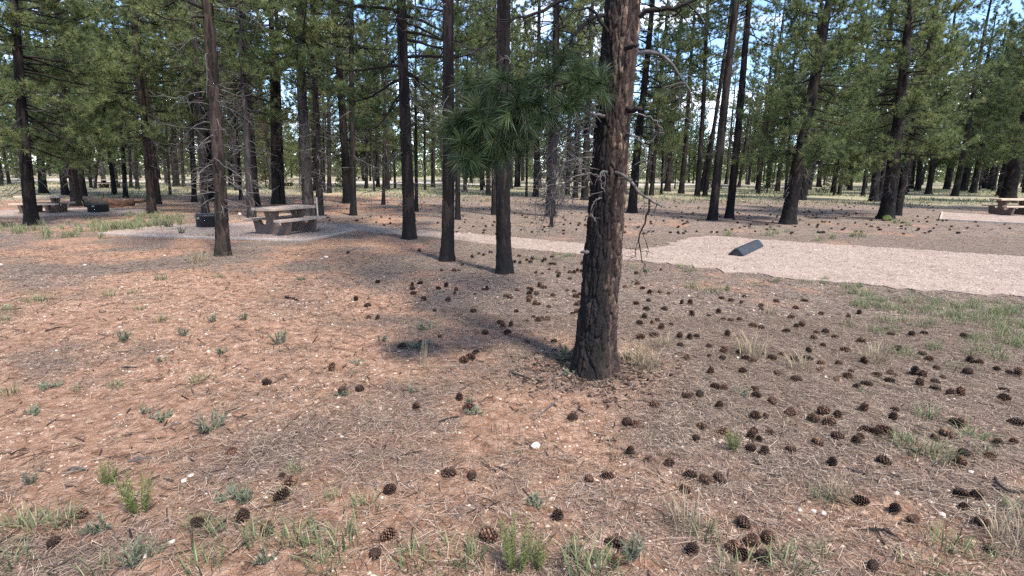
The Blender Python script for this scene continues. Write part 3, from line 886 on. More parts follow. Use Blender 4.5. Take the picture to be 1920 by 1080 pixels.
# ------------------------------------------------------------------ the big scorched pine in front
def hero_bark():
    m, n, l, b = mat_base('plated_bark_scorched', 0.93, 0.15)
    tc = N(n, 'ShaderNodeTexCoord')
    pl = N(n, 'ShaderNodeAttribute', attribute_name='plate')
    mp = N(n, 'ShaderNodeMapping'); mp.inputs['Scale'].default_value = (30, 30, 9)
    l.new(tc.outputs['Object'], mp.inputs['Vector'])
    fine = N(n, 'ShaderNodeTexNoise', Scale=1.5, Detail=7, Roughness=0.72); l.new(mp.outputs['Vector'], fine.inputs['Vector'])
    a = N(n, 'ShaderNodeMath', operation='MULTIPLY_ADD'); a.inputs[1].default_value = 0.55
    c = N(n, 'ShaderNodeMath', operation='MULTIPLY'); c.inputs[1].default_value = 0.7
    l.new(pl.outputs['Fac'], a.inputs[0]); l.new(fine.outputs['Fac'], c.inputs[0]); l.new(c.outputs[0], a.inputs[2])
    r = ramp(n, [(0.25, (0.010, 0.008, 0.0075)), (0.52, (0.028, 0.019, 0.016)), (0.68, (0.050, 0.035, 0.029)), (0.80, (0.115, 0.078, 0.058)), (0.92, (0.38, 0.26, 0.18))])
    l.new(a.outputs[0], r.inputs['Fac'])
    # fire scorch: one flank of the stem, climbing lower round the other side
    sx = N(n, 'ShaderNodeSeparateXYZ'); l.new(tc.outputs['Object'], sx.inputs['Vector'])
    big = N(n, 'ShaderNodeTexNoise', Scale=2.6, Detail=5, Roughness=0.65); l.new(tc.outputs['Object'], big.inputs['Vector'])
    k1 = N(n, 'ShaderNodeMath', operation='MULTIPLY_ADD'); k1.inputs[1].default_value = 5.2   # x across the stem
    l.new(sx.outputs['X'], k1.inputs[0])
    k2 = N(n, 'ShaderNodeMath', operation='MULTIPLY'); k2.inputs[1].default_value = 0.26
    l.new(sx.outputs['Z'], k2.inputs[0]); l.new(k2.outputs[0], k1.inputs[2])
    k3 = N(n, 'ShaderNodeMath', operation='MULTIPLY_ADD'); k3.inputs[1].default_value = 1.1
    l.new(big.outputs['Fac'], k3.inputs[0]); l.new(k1.outputs[0], k3.inputs[2])
    mr = N(n, 'ShaderNodeMapRange'); mr.inputs['From Min'].default_value = 0.75; mr.inputs['From Max'].default_value = 1.2
    mr.inputs['To Min'].default_value = 0.93; mr.inputs['To Max'].default_value = 0.0
    l.new(k3.outputs[0], mr.inputs['Value'])
    ch = N(n, 'ShaderNodeMixRGB'); ch.inputs['Color2'].default_value = (0.013, 0.012, 0.012, 1)
    l.new(mr.outputs[0], ch.inputs['Fac']); l.new(r.outputs['Color'], ch.inputs['Color1'])
    l.new(ch.outputs['Color'], b.inputs['Base Color'])
    bp = N(n, 'ShaderNodeBump', Strength=1.0, Distance=0.02)
    l.new(fine.outputs['Fac'], bp.inputs['Height']); l.new(bp.outputs['Normal'], b.inputs['Normal'])
    return m

hero_top = at_depth(1168, 0, HERO.y)
hero_axis = (hero_top - HERO).normalized()
hd = (HERO - CPOS).dot(FW)
hero = empty('pine_tree', HERO)
hero.rotation_mode = 'QUATERNION'
hero.rotation_quaternion = Vector((0, 0, 1)).rotation_difference(hero_axis)
tag(hero, 'big foreground pine with thick plated bark, black scorched side and hanging green bough', 'pine tree', 'pines of the stand')
HM = Matrix.Translation(HERO) @ hero.rotation_quaternion.to_matrix().to_4x4()
HI = HM.inverted()
def hl(px, py, dy=0.0):
    """pixel at the trunk's depth (plus dy) in the big pine's own frame"""
    return np.array(HI @ at_depth(px, py, HERO.y + dy))

def hero_trunk():
    rng = np.random.default_rng(99)
    H, sides = 17.0, 160
    hs = np.concatenate([np.linspace(-0.12, 4.3, 460, endpoint=False), np.linspace(4.3, H, 60)])
    th = np.arange(sides) * 2 * np.pi / sides
    Hh, Th = np.meshgrid(hs, th, indexing='ij')
    t = np.clip(Hh / H, 0, 1)
    r = 0.156 * ((1 - t) ** 0.8 + 0.02)
    lob = 1 + 0.35 * np.sin(Th * 3 + 1.0) + 0.3 * np.sin(Th * 5 + 2.2)
    r = r * (1 + 0.34 * np.exp(-np.clip(Hh, 0, 9) / 0.22) * lob + 0.10 * np.exp(-np.clip(Hh, 0, 9) / 1.2))
    wv = 0.25 * np.sin(Hh * 9 + Th * 4) + 0.2 * np.sin(Hh * 17 - Th * 7)
    e, val = bark_relief((Th + 0.12 * wv) % (2 * np.pi), np.clip(Hh, 0, None) + 0.3, rng, 1, 0.26, 21)
    e2, val2 = bark_relief(Th, np.clip(Hh, 0, None) + 0.1 + 0.01 * wv, rng, 1, 0.09, 44)
    plate = np.clip(e / 0.22, 0, 1) ** 0.55
    flake = np.clip(e2 / 0.25, 0, 1) ** 0.7
    amp = np.clip((1 - t) * 1.2, 0, 1)
    r = r + amp * (0.026 * (plate * (0.55 + 0.75 * val) - 0.75) + 0.011 * flake * (0.2 + val2) + 0.0018 * rng.normal(size=r.shape))
    V = np.stack([r * np.cos(Th), r * np.sin(Th), Hh], -1).reshape(-1, 3)
    i, j = np.meshgrid(np.arange(len(hs) - 1), np.arange(sides), indexing='ij')
    j2 = (j + 1) % sides
    F = np.stack([i * sides + j, i * sides + j2, (i + 1) * sides + j2, (i + 1) * sides + j], -1).reshape(-1, 4)
    return mesh_np('trunk', V, F, True, {'plate': (0.55 * val + 0.45 * val2).ravel()})
link('trunk', hero_trunk(), hero_bark(), hero)

hv = make_pine(77, 17, 5.2, 2.4, 50, 0, .9)
tag(link('crown', hv['crown'], None, hero), kind='stuff')
tag(link('branchwork', hv['wood'], None, hero), kind='stuff')

# hanging green bough
rng = np.random.default_rng(5)
bough = Quads(); TP, TD = [], []
def smooth_path(pts, n):
    P = np.array(pts, float); s = np.linspace(0, len(P) - 1, n)
    out = []
    for v in s:
        i = min(int(v), len(P) - 2); f = v - i
        p0, p1, p2, p3 = P[max(i - 1, 0)], P[i], P[i + 1], P[min(i + 2, len(P) - 1)]
        out.append(0.5 * ((2 * p1) + (-p0 + p2) * f + (2 * p0 - 5 * p1 + 4 * p2 - p3) * f * f + (-p0 + 3 * p1 - 3 * p2 + p3) * f ** 3))
    return np.array(out)
main = smooth_path([hl(1158, 108), hl(1110, 140, -.15), hl(1050, 158, -.3), hl(985, 165, -.4), hl(920, 180, -.45), hl(868, 200, -.4)], 16)
bough.tube(main, np.linspace(0.022, 0.008, 16), 6)
subs = [((1090,145),(1085,170),(1100,168),-.2),((1060,158),(1055,190),(1062,205),-.3),((1020,160),(1010,185),(1000,200),-.45),((1000,164),(985,200),(968,190),-.6),
        ((985,166),(975,215),(962,255),-.5),((960,172),(940,225),(925,262),-.55),((930,180),(905,225),(908,232),-.7),((905,186),(885,240),(868,272),-.5),
        ((880,196),(862,240),(850,262),-.4),((940,176),(915,250),(897,285),-.35),((910,186),(905,250),(925,295),-.3),((960,172),(965,235),(945,290),-.45),
        ((870,200),(852,220),(842,235),-.35),((1030,160),(1040,145),(1030,140),-.5),((970,168),(955,150),(940,146),-.6),((920,180),(895,165),(880,168),-.5),
        ((1075,150),(1070,135),(1085,130),-.1),((890,190),(880,235),(888,300),-.45),((870,200),(880,255),(862,300),-.55),((985,166),(1000,215),(1010,232),-.2),((1110,140),(1120,158),(1128,150),-.3)]
for a, b, c_, dy in subs:
    P = smooth_path([hl(*a, dy * .8), hl(*b, dy), hl(*c_, dy - .12)], 8)
    bough.tube(P, np.linspace(0.010, 0.005, 8), 5)
    for k in (3, 5, 7):
        TP.append(P[k]); TD.append(P[k] - P[k - 1] + rng.normal(size=3) * 0.01)
    for s in range(5):
        q = P[rng.integers(2, 8)]
        d = unit(rng.normal(size=3) + np.array([0, -0.2, -0.1])) * rng.uniform(0.07, 0.17)
        bough.tube(np.array([q, q + d * .6, q + d]), [0.006, 0.005, 0.004], 3)
        TP.append(q + d); TD.append(d)
bo = link('bough', bough.mesh('bough'), M['limb'], hero)
V, F, tone = needles(np.array(TP), np.array(TD), 96, 0.165, 0.0028, rng, 0.66, True)
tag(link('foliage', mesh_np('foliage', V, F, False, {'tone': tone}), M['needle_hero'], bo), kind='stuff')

# grey dead limbs and twigs, each limb its own part
def dead_limb(pts, r0, r1, twigs=6, tl=0.25, seed=0, mat='dead', sides=6):
    rg = np.random.default_rng(seed)
    q = Quads()
    P = smooth_path(pts, 14)
    P[2:-1] += rg.normal(size=P[2:-1].shape) * 0.006
    q.tube(P, np.linspace(r0, r1, 14), sides)
    for k in range(twigs):
        i0 = rg.integers(4, 14)
        c2 = curve_branch(P[i0], rg.uniform(0, 6.28), rg.uniform(-1.2, 0.5), tl * rg.uniform(0.5, 1.4), rg.uniform(-.5, .8), rg.uniform(-1.5, 1.0), 7, rg, 0.22)
        q.tube(c2, np.linspace(r1 * 0.95, 0.0018, 7), 4)
        for z in range(2):
            c3 = curve_branch(c2[rg.integers(2, 6)], rg.uniform(0, 6.28), rg.uniform(-1, 0.5), tl * rg.uniform(0.2, 0.6), 0.4, rg.uniform(-1, 1), 5, rg, 0.25)
            q.tube(c3, np.linspace(0.0028, 0.0014, 5), 3)
    return link('dead_limb', q.mesh('dead_limb'), M[mat], hero)
dead_limb([hl(1150,322,-.1), hl(1178,335,-.3), hl(1200,362,-.35), hl(1226,378,-.35), hl(1240,388,-.3)], 0.017, 0.006, 5, 0.2, 1)
dead_limb([hl(1218,374,-.35), hl(1214,410,-.33), hl(1198,445,-.32), hl(1203,480,-.3), hl(1210,500,-.3)], 0.010, 0.003, 7, 0.22, 2, 'limb')
dead_limb([hl(1165,252,-.05), hl(1190,255,-.25), hl(1207,275,-.3), hl(1212,310,-.3)], 0.014, 0.006, 3, 0.16, 3)
dead_limb([hl(1180,215,0), hl(1215,218,-.1), hl(1235,235,-.1), hl(1246,250,-.1)], 0.010, 0.004, 4, 0.16, 4)
dead_limb([hl(1185,100,0), hl(1225,98,.1), hl(1258,118,.15), hl(1285,155,.15), hl(1297,185,.15), hl(1296,225,.15)], 0.020, 0.005, 9, 0.3, 5)
dead_limb([hl(1185,32,0), hl(1225,18,-.1), hl(1270,14,-.15), hl(1330,-12,-.2)], 0.026, 0.012, 6, 0.35, 6, 'limb')
dead_limb([hl(1150,28,0), hl(1118,30,-.1), hl(1095,45,-.15), hl(1070,75,-.2), hl(1055,95,-.2)], 0.020, 0.006, 9, 0.3, 7, 'limb')
dead_limb([hl(1140,60,-.1), hl(1105,15,-.2), hl(1060,35,-.3), hl(1020,80,-.3)], 0.014, 0.004, 9, 0.35, 8, 'limb')
dead_limb([hl(1150,-20,0), hl(1080,-10,-.1), hl(1010,25,-.2), hl(960,40,-.3), hl(925,85,-.3)], 0.024, 0.005, 12, 0.4, 9, 'limb')
dead_limb([hl(1135,218,-.1), hl(1120,215,-.2), hl(1100,207,-.25), hl(1088,195,-.3)], 0.018, 0.007, 5, 0.22, 10)
dead_limb([hl(1125,332,-.1), hl(1105,325,-.25), hl(1085,328,-.3), hl(1062,340,-.3)], 0.007, 0.004, 2, 0.12, 11)
dead_limb([hl(1128,372,-.12), hl(1118,374,-.22), hl(1110,388,-.25), hl(1108,405,-.25)], 0.008, 0.005, 4, 0.14, 12)
dead_limb([hl(1140,330,-.15), hl(1128,320,-.28), hl(1126,345,-.3), hl(1134,360,-.3)], 0.007, 0.004, 4, 0.18, 13)
dead_limb([hl(1175,205,-.1), hl(1190,206,-.18), hl(1206,202,-.2)], 0.030, 0.016, 0, 0.1, 14, 'limb')
dead_limb([hl(1170,90,-.1), hl(1180,88,-.2), hl(1196,84,-.22)], 0.022, 0.012, 0, 0.1, 15, 'limb')
dead_limb([hl(1102,473,-.12), hl(1095,472,-.2), hl(1090,472,-.22)], 0.016, 0.008, 0, 0.1, 16)
for s in range(15):                                   # the tangle under the bough
    x0, y0 = 1128, 195 + s * 11
    dead_limb([hl(x0, y0, .02), hl(1095 - 3 * s, y0 + 6, rng.uniform(-.3, .2)), hl(1060 - rng.uniform(0, 25), y0 + rng.uniform(15, 40), rng.uniform(-.4, .3)),
               hl(1040 - rng.uniform(0, 30), y0 + rng.uniform(40, 90), rng.uniform(-.4, .3))], 0.007, 0.0028, 11, 0.28, 30 + s)

# ------------------------------------------------------------------ picnic tables
def picnic_table(loc, rz, label):
    t = empty('picnic_table', loc, rz)
    t.scale = (0.9, 0.9, 0.97)
    tag(t, label, 'picnic table', 'picnic tables')
    bm_obj('tabletop', box_bm((1.98, 0.80, 0.085), (0, 0, 0.7575), 0.014), M['concrete_top'], t)
    for s in (-1, 1):
        bm_obj('bench_seat', box_bm((1.98, 0.30, 0.075), (0, s * 0.66, 0.4325), 0.013), M['concrete_top'], t)
    half = [(0.0, 0.0), (0.70, 0.0), (0.80, 0.394), (0.52, 0.394), (0.47, 0.29), (0.30, 0.25), (0.22, 0.32), (0.20, 0.45), (0.30, 0.714), (0.0, 0.714)]
    out = half[1:-1] + [(-y, z) for y, z in reversed(half[1:-1])]
    for s in (-1, 1):
        leg = bm_obj('pedestal', prism_bm(out, 0.13, s * 0.56, 0.008), M['concrete_brown'], t)
        # cast lifting eye: a short sleeve with a dark hole
        bm = bmesh.new()
        r = bmesh.ops.create_cone(bm, cap_ends=False, segments=16, radius1=0.035, radius2=0.035, depth=0.012)
        r2 = bmesh.ops.create_cone(bm, cap_ends=True, segments=16, radius1=0.028, radius2=0.028, depth=0.006)
        bmesh.ops.transform(bm, matrix=Matrix.Translation((s * 0.56 - 0.069, 0, 0.60)) @ Matrix.Rotation(math.pi / 2, 4, 'Y') @ Matrix.Diagonal((1.5, 0.8, 1, 1)), verts=bm.verts)
        bm_obj('lifting_eye', bm, M['concrete_top'], leg)
    bm_obj('cross_brace', box_bm((1.0, 0.09, 0.12), (0, 0, 0.40), 0.01), M['concrete_brown'], t)
    return t
def on(p, z): return Vector((p.x, p.y, p.z + z))
TB = ground(533, 432)
picnic_table((-6.85, 16.15, 0.047), math.radians(67), 'tan concrete picnic table with brown pedestals on the main gravel pad')
p = ground(84, 400)
picnic_table(on(p, 0.045), math.radians(10), 'picnic table partly hidden behind the thick leaning trunk').scale = (0.86, 0.86, 0.86)
p = ground(1895, 405)
picnic_table(on(p, 0.06), math.radians(-2), 'picnic table cut off by the right edge on its own pad')
picnic_table(ground(206, 352), math.radians(5), 'tiny distant picnic table seen above the fallen log')
picnic_table(ground(1328, 349), math.radians(-8), 'faint distant picnic table between the slanting pines beyond the gravel')

# ------------------------------------------------------------------ fire rings
def ring_bm(r, h, t, seg=40):
    bm = bmesh.new()
    prof = [(r, 0), (r, h - 0.03), (r + 0.018, h - 0.03), (r + 0.018, h), (r - t, h), (r - t, 0)]
    rings = []
    for k in range(seg):
        a = 2 * math.pi * k / seg
        rings.append([bm.verts.new((math.cos(a) * q, math.sin(a) * q, z)) for q, z in prof])
    for k in range(seg):
        A, B = rings[k], rings[(k + 1) % seg]
        for q in range(len(prof)):
            q2 = (q + 1) % len(prof)
            bm.faces.new((A[q], B[q], B[q2], A[q2]))
    bmesh.ops.recalc_face_normals(bm, faces=bm.faces)
    return bm
def fire_ring(loc, r, h, rz, label, grate=True):
    t = empty('fire_ring', loc, rz)
    tag(t, label, 'fire ring', 'steel fire rings')
    body = bm_obj('ring_wall', ring_bm(r, h, 0.012), M['iron'], t, True)
    bm_obj('name_plate', box_bm((0.10, 0.008, 0.06), (0, -r - 0.003, h * 0.78), 0.002), M['plate'], body)
    bm_obj('ash_bed', ash_bm(r - 0.02), M['char'], t)
    if grate:
        q = Quads()
        for k in range(-5, 6):
            x = k * r / 6
            y1 = math.sqrt(max(0.01, (r * 0.92) ** 2 - x * x))
            q.tube(np.array([[x, -y1, h + .035], [x, 0, h + .035], [x, y1, h + .035]]), 0.007, 6)
        for s in (-.55, .55): q.tube(np.array([[-r * .8, s * r, h + .022], [0, s * r, h + .022], [r * .8, s * r, h + .022]]), 0.008, 6)
        g = link('grate', q.mesh('grate'), M['iron'], t)
        q = Quads()
        for y in (-0.05,):
            q.tube(smooth_path([[-r * .7, y, h + .03], [-r * 1.15, y, h + .03], [-r * 1.22, y, h + .12], [-r * 1.45, y, h + .13]], 14), 0.011, 6)
        link('handle', q.mesh('handle'), M['iron'], g)
    return t
def ash_bm(r):
    bm = bmesh.new()
    rr = random.Random(3)
    bmesh.ops.create_circle(bm, cap_ends=True, cap_tris=True, segments=28, radius=r)
    for v in bm.verts: v.co.z = 0.05 + rr.uniform(0, .04)
    return bm
fire_ring(on(ground(392, 427), 0.045), 0.36, 0.38, math.radians(-20), 'dark steel fire ring with grate handle behind the twiggy brown pine')
fire_ring(on(ground(185.5, 399), 0.045), 0.38, 0.34, math.radians(12), 'dark steel fire ring on the left pad before the fallen log', False)
fire_ring(ground(541, 349), 0.55, 0.40, 0.0, 'low dark fire ring far behind the picnic table near the road', False)

# ------------------------------------------------------------------ wheel stop on the gravel
def wheel_stop():
    A, B = ground(1379, 481.5), ground(1419, 463)
    d = (B - A); L = min(2.4, d.length)
    t = empty('wheel_stop', (A + d.normalized() * L / 2) + Vector((0, 0, 0.02)), math.atan2(d.y, d.x))
    tag(t, 'dark blue-grey angled wheel stop lying on the pink gravel pad', 'wheel stop')
    out = [(-0.165, 0.012), (-0.165, 0.035), (-0.04, 0.175), (0.04, 0.175), (0.165, 0.035), (0.165, 0.012), (0.125, 0.012), (0.03, 0.130), (-0.03, 0.130), (-0.125, 0.012)]
    bm_obj('body', prism_bm(out, L, 0, 0.005), M['stop'], t)
    bm_obj('end_cap', prism_bm([(-0.118, 0.013), (-0.028, 0.122), (0.028, 0.122), (0.118, 0.013)], 0.02, -L / 2 + 0.05), M['iron'], t)
    for s in (-0.6, 0.6):
        bm = bmesh.new()
        bmesh.ops.create_cone(bm, cap_ends=True, segments=12, radius1=0.016, radius2=0.013, depth=0.012)
        bmesh.ops.translate(bm, vec=(s, 0, 0.181), verts=bm.verts)
        bm_obj('anchor_pin', bm, M['iron'], t)
wheel_stop()

# ------------------------------------------------------------------ fallen log, marker post, stones, sticks
def log_thing(A, B, r0, r1, name, label, mat, seed, cat='log'):
    rg = np.random.default_rng(seed)
    d = np.array(B - A); L = np.linalg.norm(d)
    n, s = 50, 22
    t = np.linspace(0, 1, n)
    th = np.arange(s) * 2 * np.pi / s
    T, Th = np.meshgrid(t, th, indexing='ij')
    r = r0 + (r1 - r0) * T
    e, val = bark_relief(Th, T * L * 1.0, rg, 1, 0.5, 8)
    r = r * (0.9 + 0.16 * val + 0.10 * np.clip(e, 0, .4) + 0.02 * rg.normal(size=r.shape))
    r[0] *= 0.5; r[-1] *= 0.35
    V = np.stack([T * L, r * np.cos(Th), r * np.sin(Th) + r0 * .85 * (1 - T) + r1 * .85 * T + 0.05 * np.sin(T * 5 + seed)], -1).reshape(-1, 3)
    i, j = np.meshgrid(np.arange(n - 1), np.arange(s), indexing='ij')
    j2 = (j + 1) % s
    Fq = np.stack([i * s + j, i * s + j2, (i + 1) * s + j2, (i + 1) * s + j], -1).reshape(-1, 4)
    caps = np.array([[0, k, k + 1, k + 2] for k in range(1, s - 2, 2)])
    o = link(name, mesh_np(name, V, np.concatenate([Fq, caps, caps + (n - 1) * s])), mat)
    o.location = A; o.rotation_euler = (0, 0, math.atan2(d[1], d[0]))
    return tag(o, label, cat, 'fallen logs')
log_thing(ground(158, 388), ground(212, 386), 0.26, 0.2, 'fallen_log', 'charred black log lying behind the left fire ring', M['char'], 1)
log_thing(ground(195, 386.5), ground(253, 386), 0.20, 0.17, 'fallen_log', 'reddish weathered log beside the charred one past the left fire ring', M['wood_red'], 2)
log_thing(ground(205, 390), ground(240, 388), 0.08, 0.05, 'broken_branch', 'thin reddish broken branch in front of the weathered log', M['wood_red'], 3)
log_thing(ground(255, 381), ground(283, 378), 0.10, 0.06, 'fallen_log', 'short dark red log piece next to the tall brown pine', M['wood_red'], 4)

pp = ground(596, 406)
t = empty('marker_post', pp)
tag(t, 'slim grey wooden post sticking up behind the end of the picnic table', 'post')
bm_obj('shaft', box_bm((0.05, 0.05, 0.78), (0, 0, 0.37), 0.006), M['post'], t)
bm_obj('cap', box_bm((0.062, 0.062, 0.03), (0, 0, 0.777), 0.006), M['post'], t)

def rock(name, loc, size, label, mat, seed, group='pale stones on the forest floor', cat='stone'):
    bm = bmesh.new()
    bmesh.ops.create_icosphere(bm, subdivisions=3, radius=0.5)
    rr = random.Random(seed)
    off = [rr.uniform(0, 9) for _ in range(3)]
    planes = [(Vector((rr.gauss(0, 1), rr.gauss(0, 1), rr.gauss(0, 1))).normalized(), rr.uniform(0.27, 0.42)) for _ in range(9)]
    for v in bm.verts:
        for nrm, d in planes:
            k = v.co.dot(nrm)
            if k > d: v.co -= nrm * (k - d) * 0.9
        v.co += v.co.normalized() * 0.02 * math.sin(v.co.x * 21 + off[0]) * math.cos(v.co.y * 17 + off[1])
    bmesh.ops.transform(bm, matrix=Matrix.Diagonal((*size, 1)), verts=bm.verts)
    o = bm_obj(name, bm, mat)
    o.location = Vector(loc) + Vector((0, 0, size[2] * 0.28))
    o.rotation_euler = (0, 0, rr.uniform(0, 6.28))
    return tag(o, label, cat, group)
ROCKS = [(1005,838,.11,'largest white stone on bare litter left of the cones'),(612,483,.13,'pale stone on the duff below the pad path'),(603,486,.09,'smaller pale stone touching the one below the pad path'),
 (346,903,.06,'white stone on the dirt right of the yellow-green bush'),(358,893,.05,'flat grey-white chip beside the white stone near the bush'),(274,1044,.06,'white stone low in the left foreground below the bush'),
 (1767,967,.06,'orange-tinted pebble among cones in the right foreground'),(1745,943,.04,'small white pebble above the orange-tinted one'),(1500,958,.05,'white pebble lying left of a lone cone in the right foreground'),
 (1526,961,.05,'second white pebble lying left of the lone cone'),(1543,964,.055,'third white pebble nearest the lone cone'),(1548,709,.07,'pale stone amid the dense cones right of the big trunk'),
 (1383,672,.06,'white stone beside dry grass right of the big trunk'),(713,768,.06,'pale stone in the orange dirt left of the litter mat'),(720,520,.07,'small pale stone on the duff short of the path pines'),
 (159,498,.09,'pale stone in the dirt below the left grass'),(1820,886,.05,'small bone-white pebble under the right grass tufts'),(323,1017,.05,'cream stone in the pebbly dirt at the lower left'),
 (308,480,.08,'pale stone in the duff left of the twiggy brown pine'),(560,480,.07,'tiny pale stone left of the paired stones below the path'),(2,498,.14,'tan stone cut by the left edge of the view'),(640,820,.05,'cream chip in the orange dirt left of centre')]
for k, (x, y, s, lab) in enumerate(ROCKS):
    s *= .75
    rock('stone', ground(x, y), (s * R.uniform(.9, 1.2), s * R.uniform(.7, 1), s * .55), lab, M['stone'], 50 + k)
rock('stone', ground(450, 404), (.24, .16, .16), 'flat white block lying on the duff behind the picnic pad', M['stone'], 90)
mb = noise_mat('moss_stone', [(0.3, (0.035, 0.05, 0.014)), (0.7, (0.09, 0.105, 0.03))], 16, 5, 0.95, 0.6, 50)
rock('mossy_stone', ground(1663, 414), (.52, .40, .36), 'yellow-green mossy stone at the foot of the thick clump pine', mb, 95)

def stick(px_pts, r, label, mat='char', seed=0):
    rg = np.random.default_rng(seed)
    P = smooth_path([np.array(ground(*p)) + np.array([0, 0, r + 0.004 + 0.012 * (k % 2)]) for k, p in enumerate(px_pts)], 16)
    A = P[0].copy()
    q = Quads()
    q.tube(P - A, np.linspace(r, r * .45, 16) * (1 + .15 * rg.normal(size=16)), 7)
    for k in range(2):
        i0 = rg.integers(5, 13)
        e = P[i0] - A + np.array([rg.normal() * .05, rg.normal() * .05, .012])
        q.tube(np.array([P[i0] - A, (P[i0] - A + e) / 2, e]), [r * .5, r * .4, r * .25], 5)
    o = link('stick', q.mesh('stick'), M[mat]); o.location = A
    tag(o, label, 'stick', 'fallen sticks')
stick([(1866,900),(1872,915),(1895,925),(1935,927)], .010, 'black crooked stick entering from the right edge', 'char', 1)
stick([(1590,883),(1605,890),(1628,892)], .008, 'short dark stick touching a cone in the right foreground', 'char', 2)
stick([(1630,996),(1660,1003),(1690,1018)], .010, 'dark stick below the two cones at the lower right', 'limb', 3)
stick([(822,795),(840,790),(862,783)], .008, 'brown stick on orange dirt below the small sage', 'limb', 4)
stick([(960,702),(985,712),(1002,718)], .012, 'dark stick in the grey litter left of the big trunk base', 'char', 5)
stick([(1735,880),(1760,868),(1790,850)], .004, 'thin pale straw slanting below the right grass', 'dead', 6)
stick([(127,883),(145,882),(165,884)], .008, 'pale stick at the foot of the spindly plant on the left', 'dead', 7)
stick([(240,868),(262,866),(285,861)], .008, 'weathered stick in the dirt above the yellow-green bush', 'dead', 8)
stick([(20,855),(35,850),(48,842)], .006, 'dark bent twig near the left edge', 'limb', 9)
stick([(228,692),(245,693),(258,691)], .010, 'short dark stick on the sunlit orange dirt', 'char', 10)
stick([(85,622),(115,617),(135,615)], .008, 'dark twig lying on the stony dirt at the left', 'limb', 11)
stick([(535,559),(548,563),(560,566)], .016, 'short dark stick on dirt before the bare patches', 'limb', 12)
stick([(1045,752),(1020,775),(1000,790)], .006, 'light twig on litter below the big trunk', 'dead', 13)
stick([(1035,715),(1060,700),(1078,690)], .008, 'twig leaning toward the base of the big trunk', 'dead', 14)
stick([(1130,492),(1110,485),(1092,490),(1070,500)], .010, 'pale twig on the ground left of the big trunk by the path', 'dead', 15)
stick([(340,795),(322,800),(330,798)], .005, 'tiny pale splinter left of the dry sage', 'dead', 16)

